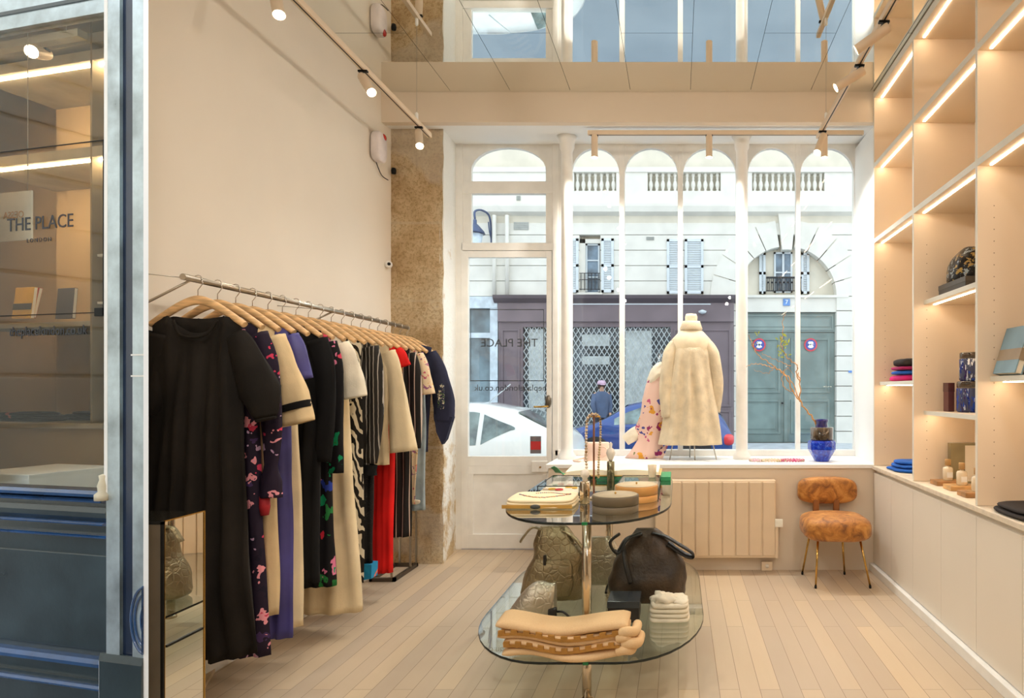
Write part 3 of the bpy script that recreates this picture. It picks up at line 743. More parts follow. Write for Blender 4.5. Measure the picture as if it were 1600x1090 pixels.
# ================================================================ cars
m_cglass = mat('car_glass', (104, 120, 118), .06, var=.45, vs=3, coat=.8)
m_tyre = mat('tyre_rubber', (30, 30, 32), .8)
m_rim = mat('alloy_rim', (176, 180, 184), .3, .8)
def interp(tab, x):
    for (a, u), (b, v) in zip(tab, tab[1:]):
        if x <= b: t = (x - a) / (b - a); t = max(0, min(1, t)); return u + (v - u) * (t * t * (3 - 2 * t) if False else t)
    return tab[-1][1]
def car(label, loc, rz, paint, roof, belt, side_windows, rear_glass, tail_col, L=4.2, Wd=.88, extra=None):
    """nose at x=0 pointing to -x, tail at x=L; roof/belt are (x, z) tables"""
    t = thing('car', label, 'car', loc, rz)
    def hw(x): return Wd * min(1, .80 + .9 * min(x, L - x) / 1.0) if min(x, L - x) < .25 else Wd
    def hwt(x): return min(1, .72 + .28 * min(1, min(x, L - x) / .35))
    rings = []; N = 44
    for i in range(N + 1):
        x = L * i / N; w = Wd * hwt(x); zr = interp(roof, x); zb = min(interp(belt, x), zr - .01)
        g = max(0, zr - zb); wr_ = w - min(.30, g * .50); 
        half = [(w * .86, .22), (w * .97, .34), (w, .5), (w * .995, zb - .12), (w * .965, zb), (wr_ + .03 * (g > .1), zb + g * .84), (wr_ - .05, zb + g * .97), (wr_ * .5, zr + .012), (0, zr + .02)]
        pts = [(x, -a, b) for a, b in half] + [(x, a, b) for a, b in half[-2::-1]]
        rings.append(pts)
    bm = B(); loft(bm, rings); mesh('body', bm, paint, t)
    def sidept(x, f, s):
        w = Wd * hwt(x); zr = interp(roof, x); zb = min(interp(belt, x), zr - .01); g = zr - zb; wr_ = w - min(.30, g * .5)
        y0 = w * .965; y1 = wr_ + .03 * (g > .1); ff = f / .84
        return Vector((x, s * (y0 + (y1 - y0) * ff + .006), zb + g * f))
    for s in (-1, 1):
        for (xa, xb, fa, fb, ga, gb_) in side_windows:
            bm = B(); n = 8; lo = []; hi = []
            for k in range(n + 1):
                u = k / n; x = xa + (xb - xa) * u
                lo.append(bm.verts.new(sidept(x, fa + (fb - fa) * u, s))); hi.append(bm.verts.new(sidept(x, ga + (gb_ - ga) * u, s)))
            for k in range(n): bm.faces.new((lo[k], lo[k + 1], hi[k + 1], hi[k]))
            mesh('side_window', bm, m_cglass, t, mods=[('SOLIDIFY', dict(thickness=.012))])
    for (xa, xb, wf) in rear_glass:
        bm = B(); a = []; 
        for x in (xa, (xa + xb) / 2, xb):
            w = Wd * hwt(x); zr = interp(roof, x); zb = min(interp(belt, x), zr - .01); ww = (w - min(.30, (zr - zb) * .5) - .06) * wf
            a.append([bm.verts.new((x, ww * q, zr + .028 - .01 * abs(q))) for q in (-1, -.5, 0, .5, 1)])
        for p, q in zip(a, a[1:]):
            for k in range(4): bm.faces.new((p[k], p[k + 1], q[k + 1], q[k]))
        mesh('windscreen', bm, m_cglass, t, mods=[('SOLIDIFY', dict(thickness=.01))])
    for x in (.78, L - .78):
        for s in (-1, 1):
            bm = B(); lathe(bm, [(.2, -.1), (.3, -.1), (.325, -.07), (.325, .07), (.3, .1), (.2, .1)], 0, 0, 0, 24)
            bm.transform(Matrix.Translation((x, s * (Wd - .09), .325)) @ Matrix.Rotation(PI / 2, 4, 'X')); wh = mesh('wheel', bm, m_tyre, t)
            bm = B(); lathe(bm, [(.001, -.03), (.05, -.05), (.06, -.02), (.19, -.03), (.21, -.08), (.21, .04), (.001, .04)], 0, 0, 0, 20)
            bm.transform(Matrix.Translation((x, s * (Wd - .06), .325)) @ Matrix.Rotation(s * -PI / 2 if s < 0 else PI / 2, 4, 'X')); mesh('rim', bm, m_rim, wh)
    for s in (-1, 1):
        zb = interp(belt, L - .1)
        bm = B(); blob(bm, L - .12, s * Wd * .70, zb - .14, .16, .15, .13, 3); mesh('tail_light', bm, tail_col, t)
        bm = B(); blob(bm, .14, s * Wd * .66, .66, .14, .16, .09, 3); mesh('headlight', bm, m_cool, t)
    bm = B(); box(bm, .3, L - .3, -Wd * .9, Wd * .9, .17, .3); mesh('underbody', bm, m_blackm, t)
    if extra: extra(t)
    return t
# white hatchback parked this side, tail to the right
m_wcar = mat('white_car_paint', (244, 245, 243), .25, var=.01, coat=1)
def aerial(t):
    bm = B(); tube(bm, [(2.9, 0, 1.47), (3.2, 0, 1.72)], .008, 6); mesh('aerial', bm, m_cool, t)
d1 = 8.75
car('white hatchback car parked outside the glazed door, seen over the kerb', (X(912, d1) - 4.2, d1, ZS), 0, m_wcar,
    [(0, .62), (.3, .78), (.95, .93), (1.2, 1.02), (1.8, 1.38), (2.3, 1.46), (2.9, 1.46), (3.4, 1.37), (3.95, 1.10), (4.1, .98), (4.2, .72)],
    [(0, .55), (.4, .72), (1.1, .86), (2.5, .90), (3.4, .95), (4.0, .98), (4.2, .70)],
    [(1.45, 2.28, .06, .06, .55, .84), (2.36, 2.98, .06, .06, .84, .82), (3.04, 3.45, .07, .5, .8, .56)],
    [(1.25, 1.75, .95), (3.45, 3.9, .92)], mat('clear_tail_lamp', (226, 238, 228), .15, coat=1), Wd=.86, extra=aerial)
# blue hatchback on the far side of the street, tail to the right
m_bcar = mat('blue_car_paint', (22, 66, 138), .18, .15, var=.03, coat=1)
d2 = 14.6
car('blue car parked on the far side of the street behind the cream coat', (X(1141, d2) - 3.75, d2, ZS), 0, m_bcar,
    [(0, .60), (.25, .78), (.75, .90), (1.0, 1.02), (1.45, 1.30), (1.9, 1.40), (2.7, 1.40), (3.2, 1.30), (3.55, 1.05), (3.75, .66)],
    [(0, .52), (.4, .72), (.95, .86), (2.3, .90), (3.3, .94), (3.75, .62)],
    [(1.18, 1.95, .05, .05, .55, .84), (2.02, 2.75, .05, .05, .84, .82), (2.8, 3.2, .07, .42, .8, .55)],
    [(1.05, 1.45, .92), (3.25, 3.55, .9)], mat('red_tail_lamp', (220, 36, 44), .2, coat=1), L=3.75, Wd=.82)
# ---- passer-by on the far pavement
def skinbody(name, verts, edges, radii, m, parent, sub=2):
    me = bpy.data.meshes.new(name); me.from_pydata([Vector(v) for v in verts], edges, []); me.materials.append(m)
    o = bpy.data.objects.new(name, me); link(o); o.parent = parent
    o.modifiers.new('skin', 'SKIN'); o.modifiers.new('sub', 'SUBSURF').levels = sub; o.modifiers['sub'].render_levels = sub
    for i, r in enumerate(radii):
        sv = me.skin_vertices[0].data[i]; sv.radius = r if isinstance(r, tuple) else (r, r); sv.use_root = (i == 0)
    return o
t = thing('person', 'person in a blue-grey jacket and pink cap walking behind the blue car', 'person', (X(940, 16.6), 16.6, ZS + .10), .3)
m_skin = mat('skin', (206, 160, 134), .6)
V = [(0, 0, .95), (0, 0, 1.15), (0, 0, 1.35), (0, 0, 1.47), (0, 0, 1.55), (0, -.01, 1.66), (.17, 0, 1.42), (.22, .03, 1.15), (.2, -.12, .95), (.2, -.15, .86), (-.17, 0, 1.42), (-.22, -.03, 1.15), (-.2, -.15, .95), (-.2, -.19, .86),
     (.1, 0, .88), (.12, -.1, .5), (.12, -.02, .09), (.12, -.16, .04), (-.1, 0, .88), (-.12, .08, .5), (-.12, .22, .10), (-.12, .1, .04)]
E = [(0, 1), (1, 2), (2, 3), (3, 4), (4, 5), (2, 6), (6, 7), (7, 8), (8, 9), (2, 10), (10, 11), (11, 12), (12, 13), (0, 14), (14, 15), (15, 16), (16, 17), (0, 18), (18, 19), (19, 20), (20, 21)]
Rr = [(.15, .11), (.14, .1), (.17, .11), .06, .055, (.085, .1), .062, .048, .036, .03, .062, .048, .036, .03, .09, .062, .042, .036, .09, .062, .042, .036]
skinbody('body', V, E, Rr, m_skin, t)
m_jk = mat('blue_grey_jacket', (84, 100, 128), .8)
bm = B(); loft(bm, [[(w * math.cos(2 * PI * k / 16), dd * math.sin(2 * PI * k / 16) , z) for k in range(16)] for w, dd, z in ((.21, .15, .82), (.2, .15, 1.0), (.19, .14, 1.15), (.22, .14, 1.33), (.2, .12, 1.44), (.08, .08, 1.5))], cap=False)
for s, p in ((1, [(.17, 0, 1.42), (.23, .03, 1.15), (.2, -.12, .93)]), (-1, [(-.17, 0, 1.42), (-.23, -.03, 1.15), (-.2, -.15, .93)])): tube(bm, p, [.085, .07, .05], 12)
mesh('jacket', bm, m_jk, t)
bm = B()
for s, p in ((1, [(.1, 0, .9), (.12, -.1, .5), (.12, -.02, .08)]), (-1, [(-.1, 0, .9), (-.12, .08, .5), (-.12, .22, .1)])): tube(bm, p, [.12, .085, .065], 12)
mesh('trousers', bm, mat('dark_trousers', (50, 54, 66), .8), t)
bm = B(); lathe(bm, [(.115, 0), (.118, .05), (.09, .1), (.001, .12)], 0, 0, 1.67, 16, 1, 1.15); tube(bm, [(0, -.1, 1.68), (0, -.2, 1.665)], [.08, .06], 10, flat=.12); mesh('cap', bm, mat('pink_cap', (206, 176, 196), .8), t)
bm = B(); blob(bm, 0, .03, 1.63, .1, .1, .1, 2); mesh('hair', bm, mat('brown_hair', (70, 50, 40), .7), t)
# ================================================================ blue shopfront seen through the gap on the left
FD0, FD1 = 2.15, 2.31
FO = Vector((X(232, FD0), FD0, 0)); FL = Vector((X(0, FD1), FD1, 0))
ft = (FL - FO); FLEN = ft.length; ftn = ft.normalized(); frz = math.atan2(-ftn.y, -ftn.x)
def FU(px):
    """local x (0 at the right end, negative to the left) where the sight line of column px meets the facade"""
    k = (px - VX) / F; s = (k * FO.y - FO.x) / (ftn.x - k * ftn.y); return -s
def FDp(px): return FO.y + ftn.y * (-FU(px))
def FZ(py, px=110): return EYE + (VY - py) / F * FDp(px)
FM = Matrix.Translation(FO) @ Matrix.Rotation(frz, 4, 'Z')
def lacquer(name, col, rough=.22, metal=.0, coat=1.0):
    t = NT(name); v = t.coord('Object'); n = t.noise(v, 5, 5, .6); n2 = t.noise(v, 45, 4, .6)
    t.l(t.ramp(n.outputs['Fac'], [(.3, tuple(c * .8 for c in col)), (.7, tuple(c * 1.2 for c in col))]), t.b.inputs['Base Color'])
    r = t.n('ShaderNodeMapRange'); r.inputs[3].default_value = rough * .7; r.inputs[4].default_value = rough * 1.4; t.l(n.outputs['Fac'], r.inputs[0]); t.l(r.outputs[0], t.b.inputs['Roughness'])
    t.b.inputs['Specular IOR Level'].default_value = .6; t.b.inputs['Metallic'].default_value = metal
    t.b.inputs['Coat Weight'].default_value = coat; t.b.inputs['Coat Roughness'].default_value = .12; t.b.inputs['Coat IOR'].default_value = 1.5
    t.bump(n2.outputs['Fac'], .12, .004); return t.m
m_blue = lacquer('dark_blue_gloss_paint', (36, 52, 58), .3)
m_blue2 = lacquer('blue_moulding_paint', (30, 72, 120), .2)
m_bluep = lacquer('sky_glare_pilaster_paint', (196, 210, 216), .3, .7)  # pale metallic base stands in for sky glare on the dark blue paint
sf = thing('shopfront', 'dark blue painted wooden shopfront with a lettered display window, at the far left', 'shopfront', FO, frz)
L0 = FU(0) - .25
def fpart(n, bm, m, par=sf, **k): return mesh(n, bm, m, par, **k)
xg = FU(163)          # right edge of the glass
# everything behind the front plane (local y = 0) so that the reveals stay thin at this oblique view
def nU(px, off):      # local x on a plane set back by off behind the facade
    k = (px - VX) / F; o = FO + (FM.to_3x3() @ Vector((0, off, 0)))
    s = (k * o.y - o.x) / (ftn.x - k * ftn.y); return -s
def nZ(py, px, off):
    o = FO + (FM.to_3x3() @ Vector((0, off, 0))); d = o.y + ftn.y * (-nU(px, off)); return EYE + (VY - py) / F * d
BO = .05; RZo = lambda py: nZ(py, 80, .02); RXE = nU(176, BO)
bm = B(); box(bm, L0, RXE, BO, BO + .05, .02, RZo(765))
box(bm, L0, RXE, BO - .008, BO, RZo(1012), RZo(865), .003); fpart('stall_riser', bm, m_blue)
def mould(z, h, out, m=m_blue2, nm='moulding'):
    bm = B(); y = BO - out; prism(bm, [(BO + .01, z - h), (BO - out * .5, z - h), (y, z - h * .7), (y - .001, z - h * .35), (BO - out * .75, z), (BO + .01, z)], L0, RXE, 'x'); fpart(nm, bm, m)
mould(RZo(763), .028, .046, nm='window_sill'); mould(RZo(776), .016, .038); mould(RZo(790), .05, .022, m_blue); mould(RZo(812), .013, .034); mould(RZo(833), .012, .024)
mould(RZo(1022), .035, .034); mould(RZo(1064), .018, .028)
bm = B(); box(bm, L0, RXE, BO - .012, BO + .05, .0, RZo(1058)); fpart('plinth', bm, m_blue)
zt4 = 3.9; SK = -1.33     # side cuts follow the oblique direction
def slab(bm, ua, ub, ya, yb, z0, z1):
    prism(bm, [(ua, ya), (ub, ya), (ub + SK * (yb - ya), yb), (ua + SK * (yb - ya) * 0, yb)] if ub + SK * (yb - ya) > ua else [(ua, ya), (ub, ya), (ua, ya + (ub - ua) / -SK)], z0, z1, 'z')
bm = B(); slab(bm, FU(166), FU(187), .0, .06, .02, zt4); box(bm, FU(166), FU(211), .012, .03, .02, zt4); slab(bm, FU(207), FU(224), .0, .06, .02, zt4)
fpart('pilaster', bm, m_bluep)
bm = B(); box(bm, FU(187), FU(212), .010, .0118, RZo(1020), zt4); fpart('pilaster_groove', bm, lacquer('navy_groove_paint', (14, 32, 60), .3))
for (za, zb_) in ((553, 555.5), (586, 588.5)):
    bm = B(); box(bm, FU(205), FU(224), -.0015, .0, FZ(zb_, 210), FZ(za, 210)); fpart('plaster_seam', bm, m_trimw)
bm = B(); box(bm, FU(157), FU(224.2), -.006, .006, 0, FZ(1035, 195), .002); prism(bm, [(.006, FZ(1024, 195)), (-.001, FZ(1024, 195)), (-.007, FZ(1035, 195)), (.006, FZ(1035, 195))], FU(157), FU(224.2), 'x'); fpart('pilaster_base', bm, m_blue)
bm = B(); cxm, czm = FU(228), FZ(968, 220)
for rx, ry, r in ((.060, .112, .0045), (.044, .088, .0035), (.018, .048, .003)):
    tube(bm, [(cxm + rx * math.cos(2 * PI * k / 36), -.003, czm + ry * math.sin(2 * PI * k / 36)) for k in range(37)], r, 8)
for v in bm.verts: v.co.x = min(v.co.x, FU(224.5))
fpart('oval_medallion', bm, m_blue2)
bm = B(); slab(bm, FU(224), 0, .0, .06, 0, CEI - .002); fpart('divider_strip', bm, mat('white_gloss', (250, 250, 250), .5, var=0))  # added white divider between the shopfront view and the shop interior
bm = B(); box(bm, FU(163), FU(168), -.001, .01, FZ(770, 165), zt4); fpart('window_jamb', bm, m_trimw)
bm = B(); lathe(bm, [(.024, 0), (.024, .02), (.014, .03), (.016, .05), (.010, .07), (.012, .085), (.001, .09)], FU(161), .0, FZ(781, 160), 14); fpart('jamb_foot', bm, mat('cream_stone', (206, 196, 170), .7))
GO = .012
bm = B(); box(bm, L0, nU(168, GO), GO - .004, GO + .03, nZ(20, 163, GO), zt4); fpart('window_head', bm, m_bluep)
bm = B(); box(bm, L0, nU(168, .004), .004, GO, nZ(1, 120, .0), nZ(-5, 120, .0), .001); fpart('moulding', bm, m_blue)
bm = B(); box(bm, L0, nU(170, .022), GO + .008, GO + .012, RZo(768), nZ(18, 163, GO)); gl = fpart('pane', bm, glassmat('shop_window_glass', (.93, .95, .94), 1.1))
m_let = mat('dark_lettering', (46, 48, 54), .5, var=0); LO = GO + .006
TM = lambda px, py: Matrix.Translation((nU(px, LO), LO, nZ(py, px, LO)))
text_mesh('lettering', 'THE PLACE', .068, m_let, gl, TM(62, 349), sx=.95)
text_mesh('lettering', 'LONDON', .021, m_let, gl, TM(61, 375), space=1.5)
text_mesh('lettering', 'theplacelondon.co.uk', .048, m_let, gl, TM(74, 517), sx=.90)
bm = B(); q = .004
zA, zB2 = nZ(228, 80, LO), nZ(490, 80, LO)
box(bm, L0, nU(164, LO), LO - .002, LO + .001, zA - q * .8, zA); box(bm, L0, nU(164, LO), LO - .002, LO + .001, zB2 - q * .8, zB2); box(bm, nU(161.5, LO), nU(163, LO), LO - .002, LO + .001, nZ(490, 162, LO), zA)
fpart('glazing_bar', bm, m_blackm)
bm = B(); box(bm, nU(150, LO), nU(163, LO), LO - .006, LO + .002, nZ(494, 155, LO), nZ(481, 155, LO), .001); fpart('hinge', bm, m_blackm)
# ---- display room behind the glass
def fstruct(n, bm, m):
    bm.transform(FM); return struct(n, bm, m)
m_nic = mat('warm_beige_lining', (206, 182, 148), .8, var=.04, vs=2)
RP = [(L0, .105), (-.22, .105), (-1.10, 1.25), (-3.3, 1.25)]
bm = B(); prism(bm, RP, 0, .02, 'z'); fstruct('floor_display', bm, m_nic)
bm = B(); prism(bm, RP, zt4 + .02, zt4 + .06, 'z'); fstruct('ceiling_display', bm, m_wall)
bm = B(); prism(bm, [(L0 - .05, .105), (L0, .105), (-3.3, 1.25), (-3.35, 1.25)], 0, zt4, 'z'); fstruct('wall_display_left', bm, m_wall)
bm = B(); box(bm, -3.35, -1.08, 1.25, 1.3, 0, zt4 + .06); fstruct('wall_display', bm, m_nic)
# shelving in the display room, its own frame further back
dS = 2.98; 
ds = thing('display_cabinet', 'beige built-in cabinet and shelves seen behind the lettered shop window', 'cabinet', FM @ Vector((0, .72, 0)), frz)
of = .72; U = lambda px: nU(px, of); Zn = lambda py, px=80: nZ(py, px, of)
def cpart(n, bm, m, par=ds): bm.transform(Matrix.Translation((0, -0, 0))); return mesh(n, bm, m, par)
m_led = emat('warm_led', (255, 220, 172), 60)
bm = B(); box(bm, -2.15, U(170), 0, .04, .02, Zn(668)); cpart('cabinet_front', bm, m_nic)
bm = B(); box(bm, -2.15, U(170), -.03, .38, Zn(668), Zn(660), .003); cpart('counter', bm, mat('pale_counter', (198, 186, 166), .5))
bm = B(); box(bm, U(141), U(144), 0, .4, Zn(660), zt4); cpart('upright', bm, mat('grey_beige_upright', (150, 136, 112), .6))
bm = B(); box(bm, -2.15, U(142), .38, .40, Zn(660), zt4); box(bm, U(142), U(180), .4, .42, 0, zt4); cpart('back_panel', bm, m_nic)
for py, h in ((62, .05), (88, .05), (236, .05), (503, .025)):
    bm = B(); z = Zn(py); box(bm, -2.15, U(170) if py < 400 else U(141), .0, .38, z - h, z, .002); sh = cpart('shelf', bm, mat('grey_white_shelf', (176, 170, 154), .5))
    if py not in (62, 503):
        bm = B(); box(bm, -2.1, U(168) if py < 400 else U(140), .03, .045, z - h - .006, z - h); mesh('led_strip', bm, m_led, sh)
for py in (395, 470):
    bm = B(); z = Zn(py, 155); box(bm, U(145), U(172), .02, .38, z - .012, z); cpart('side_shelf', bm, m_trimw)
def flat_book(label, px0, px1, py0, py1, lean, cols, off=.74 + .0, name='book', cat='book', spine=True):
    u0, u1 = nU(px0, off), nU(px1, off); z1, z0 = nZ(py0, px0, off), nZ(py1, px0, off); w = u1 - u0; h = z1 - z0
    t = thing(name, label, cat, FM @ Vector((u0, off, z0)), frz)
    sh = lambda b: b.transform(Matrix.Shear('YZ', 4, (0, 0)))
    def skew(b):
        for v in b.verts: v.co.x += -lean * v.co.z; v.co.y += .25 * v.co.z
    b = B(); box(b, 0, w, 0, .018, 0, h, .002); skew(b); mesh('cover', b, mat(name + '_cover', cols[0], .5), t)
    b = B(); box(b, .003, w + .0015, .003, .015, .003, h - .003); skew(b); mesh('pages', b, m_trimw, t)
    if len(cols) > 1:
        b = B(); box(b, -.001, w * .999, -.0015, .0, h * .28, h * .48); skew(b); mesh('band', b, mat(name + '_band', cols[1], .5), t)
    return t
flat_book('red book leaning behind the yellow one in the shop window', 30, 50, 448, 497, .1, [(178, 62, 56)], .80)
flat_book('yellow book with a dark band leaning on the display shelf', 18, 47, 447, 498, .25, [(214, 172, 66), (62, 60, 48)], .755)
flat_book('dark grey book leaning alone on the display shelf', 86, 112, 448, 498, .28, [(72, 70, 78)], .755)
flat_book('red upright box with a black band at the right of the display cabinet', 145, 166, 600, 655, 0, [(200, 40, 32), (40, 20, 20)], .80, 'gift_box', 'box')
for pa, pb, lb in ((325, 382, 'dark green patterned tin at the top of the right side shelves'), (507, 548, 'dark speckled tin on the right side shelves, lower one')):
    t = thing('storage_tin', lb, 'tin', FM @ Vector((nU(154, .8), .8, nZ(pb, 154, .8))), frz)
    b = B(); hh = nZ(pa, 154, .8) - nZ(pb, 154, .8); lathe(b, [(.03, 0), (.03, hh * .9)], 0, 0, 0, 20); mesh('body', b, floral('dark_tin', (30, 34, 32), [(80, 96, 84), (16, 18, 18), (50, 60, 70)], 60), t)
    b = B(); lathe(b, [(.031, hh * .86), (.031, hh * .98), (.02, hh)], 0, 0, 0, 20); mesh('lid', b, m_blackm, t)
# folded dark clothes on the counter
for a, b_, py, lb, cc in ((-20, 60, 658, 'folded black and orange knit lying on the display counter', (150, 60, 40)), (28, 115, 653, 'folded black garment beside the orange knit on the display counter', (26, 24, 30))):
    u0, u1 = U(a), U(b_); bm = B()
    for k in range(3): blob(bm, 0, 0, .012 + .014 * k, (u1 - u0) / 2 * (1 - .12 * k), .08, .010, 3.4, jit=.22, seed=k + a)
    bm.transform(Matrix.Translation(FM @ Vector(((u0 + u1) / 2, .80 + (.17 if a > 0 else 0), Zn(660))))@ Matrix.Rotation(frz, 4, 'Z'))
    tag(mesh('folded_clothes', bm, floral('dark_knit', (28, 26, 30), [cc, (20, 18, 22), (60, 30, 40)], 14, .3)), lb, 'clothes')
# white display block, and a panel painted as the reflection of a sign opposite
t = thing('display_block', 'white block table in the lower left of the lettered shop window', 'display table', FM @ Vector((nU(20, .3), .3, 0)), frz)
bm = B(); u0, u1 = nU(-4, .3) - nU(20, .3), nU(91, .3) - nU(20, .3); box(bm, u0, u1, -.1, .22, .02, nZ(742, 50, .2), .004); mesh('block', bm, m_trimw, t)
t = thing('reflected_sign_panel', 'pale panel painted as a reflected sign with reversed orange letters, behind the shop window', 'reflection', FM @ Vector((nU(-10, .25), .25, nZ(376, 20, .25))), frz)
w_ = nU(49, .25) - nU(-10, .25); h_ = nZ(300, 20, .25) - nZ(376, 20, .25)
bm = B(); box(bm, -.1, w_, 0, .006, 0, h_); mesh('sheet', bm, mat('pale_sign_reflection', (224, 208, 186), .6), t)
text_mesh('reversed_lettering', 'OESSA', .040, mat('orange_sign_reflection', (196, 140, 80), .6), t, Matrix.Translation((w_ * .55, -.002, h_ * .52)), mirror=True)
bm = B(); tube(bm, [(-.05, 0, h_), (-.05, 0, zt4 - nZ(376, 20, .25) + .02)], .0015, 5); tube(bm, [(w_ - .02, 0, h_), (w_ - .02, 0, zt4 - nZ(376, 20, .25) + .02)], .0015, 5); mesh('hanging_wire', bm, m_steel, t)  # wires added to hold up the painted reflection panel
# spotlight behind the glass
of2 = .55; pz = nZ(76, 70, of2); px_ = nU(66, of2)
tt = thing('track_rail', 'grey beam track behind the lettered shop window carrying one spotlight', 'track rail', FM @ Vector((px_, of2, pz + .02)), frz)
bm = B(); box(bm, -.5, .25, -.02, .02, .0, .035); mesh('rail', bm, mat('grey_rail', (160, 156, 142), .5), tt)
bm = B(); tube(bm, [(.15, 0, .03), (.15, 0, zt4 - pz)], .002, 5); mesh('suspension_cable', bm, m_steel, tt)
sp1 = spot('spotlight behind the lettered shop window at the far left, lit', FM @ Vector((px_, of2, pz + .02)), FM.to_3x3() @ Vector((.14, -.3, -.13)), 14, .02, .10)
# ---- court outside: ground and stone building opposite the shopfront
bm = B(); box(bm, -9.5, -1.94, -8, 2.3, -.2, -.02); struct('pavement_court', bm, mat('dark_asphalt', (70, 72, 76), .9, var=.1, vs=3))
cb = thing('stone_house', 'pale stone house standing opposite the blue shopfront, out of frame to the left', 'building', (-9, -2, 0))
bm = B()
for i in range(12): box(bm, 0, .4, -9, 7, .55 * i + .02, .55 * (i + 1) - .02, .02)
box(bm, .0, .36, -9, 7, 0, 6.6); mesh('wall', bm, m_lime2, cb)
# ================================================================ clothes rail
RX = -2.20; RZ = 2.0
t = thing('clothes_rail', 'long polished steel clothes rail carried on wall struts along the left wall', 'clothes rail', (RX, 4.0, RZ))
bm = B(); tube(bm, [(RX, 2.84, RZ), (RX, 5.21, RZ)], .0145, 16); wpart('rail_tube', bm, m_steel, t)
for y in (2.80, 3.98):
    bm = B(); tube(bm, [(RX, y + .08, RZ - .012), (XL + .0, y + .06, RZ - (.16 if y < 3 else .14))], .006, 8); wpart('strut', bm, m_steel, t)
for y in (2.86, 4.04):
    bm = B(); tube(bm, [(RX, y + .02, RZ + .0), (XL + .0, y - .1, RZ + .015)], .0025, 6); wpart('wall_tie', bm, m_steel, t)
def garment(bm, wsh, whem, zsh, zhem, t0=.028, t1=.06, neck=.075, drop=.05, slope=.26, rip=.015, nr=7, seed=0, waist=None, hemcurve=0, nu=26, nv=34, back=.012):
    """garment body in local space: x across, y depth, z height; open at neck and hem"""
    def top(x, side):
        ax = abs(x); z = zsh + (wsh - ax) * slope
        if ax < neck: z = zsh + (wsh - neck) * slope - (drop if side < 0 else back) * (1 - (ax / neck) ** 2)
        return z
    rows = []
    for j in range(nv + 1):
        v = j / nv; r = []
        for side, rng in ((-1, range(0, nu + 1)), (1, range(nu - 1, 0, -1))):
            for i in rng:
                u = -1 + 2 * i / nu
                vv = v
                w = wsh * (1 - .06 * math.sin(min(1, vv * 5) * PI)) if vv < .2 else wsh + (whem - wsh) * ((vv - .2) / .8) ** 1.05
                if waist: w *= 1 - (1 - waist) * math.exp(-((vv - .38) / .13) ** 2)
                zt_ = top(u * wsh, side); zh = zhem + hemcurve * (u * u)
                z = zt_ + (zh - zt_) * vv
                dep = (t0 * .35 + (t0 * .65 + (t1 - t0) * vv) * min(1, vv * 7)) * math.sqrt(max(0, 1 - u * u) + .02)
                fold = rip * min(1, vv * 2) * math.sin(u * nr * PI + seed + 1.2 * mnoise.noise(Vector((u * 2, vv * 2, seed)))) * (1 - .5 * u * u)
                fold += rip * 1.1 * mnoise.noise(Vector((u * 3, vv * 4, seed * 1.7 + side)))
                x = u * w + rip * .6 * vv * math.sin(vv * 6 + seed)
                r.append((x, side * dep + fold * side, z))
        rows.append(r)
    loft(bm, rows[::-1], cap=False)
def sleeve(bm, pts, radii, flat=.45, seed=0, rip=.07):
    pts = catmull(pts, 5); n = len(pts); rings = []
    for i, p in enumerate(pts):
        f = i / (n - 1) * (len(radii) - 1); k = min(int(f), len(radii) - 2); r = radii[k] + (radii[k + 1] - radii[k]) * (f - k)
        d = (pts[min(i + 1, n - 1)] - pts[max(i - 1, 0)]).normalized(); a = d.cross(Vector((0, 1, 0))).normalized(); b = Vector((0, 1, 0))
        rings.append([p + a * r * math.cos(2 * PI * q / 18) * (1 + rip * math.sin(q * 2.1 + i * .6 + seed)) + b * r * flat * math.sin(2 * PI * q / 18) * (1 + rip * 2 * math.sin(q * 1.3 + i * .45 + seed)) for q in range(18)])
    loft(bm, rings, cap=False)
# ---- wooden hanger prototype
m_hook = mat('hook_wire', (190, 184, 176), .25, 1)
def make_hanger():
    t = thing('clothes_hanger', 'x', 'hanger', (0, 0, 0), 0, 'wooden hangers on the clothes rail')
    bm = B(); pts = catmull([(-.215, 0, -.205), (-.15, 0, -.16), (-.07, 0, -.112), (0, 0, -.092), (.07, 0, -.112), (.15, 0, -.16), (.215, 0, -.205)], 5)
    n = len(pts); rings = []
    for i, p in enumerate(pts):
        d = (pts[min(i + 1, n - 1)] - pts[max(i - 1, 0)]).normalized(); up = Vector((-d.z, 0, d.x)); e = abs(i / (n - 1) - .5) * 2
        h = .022 * (1 - .35 * e); w = .008 + .010 * e
        rings.append([p + up * h * math.sin(2 * PI * k / 12) + Vector((0, 1, 0)) * w * math.cos(2 * PI * k / 12) for k in range(12)])
    loft(bm, rings); mesh('arms', bm, m_wood, t)
    bm = B(); h = [(0, 0, -.08), (0, 0, -.045), (.012, 0, -.03), (.024, 0, -.014)] + [(.020 * math.cos(a), 0, .020 * math.sin(a) + .002) for a in [-.5, 0, .5, 1.0, 1.57, 2.1, 2.6, 3.1]]
    tube(bm, h, .0022, 6); mesh('hook', bm, m_hook, t)
    return t
hang0 = make_hanger(); hn = [0]
def hanger(y, label):
    hn[0] += 1; o = hang0 if hn[0] == 1 else copy_tree(hang0)
    o.location = (RX, y, RZ + .0); o['label'] = label; return o
m_gblack = mat('black_cotton', (31, 27, 23), .8, var=.25, vs=3, bs=120, bstr=.06, spec=.2)
m_gblack2 = mat('black_crepe', (20, 19, 19), .85, var=.15, vs=3, spec=.2)
m_beige = mat('beige_linen', (222, 196, 152), .85, var=.05, vs=5, bs=160, bstr=.1, spec=.2)
m_sand = mat('sand_wool', (226, 206, 168), .9, var=.04, vs=5, bs=120, bstr=.1, spec=.15)
m_ecru = mat('ecru_linen', (232, 222, 200), .9, var=.05, vs=8, bs=140, bstr=.15, spec=.15)
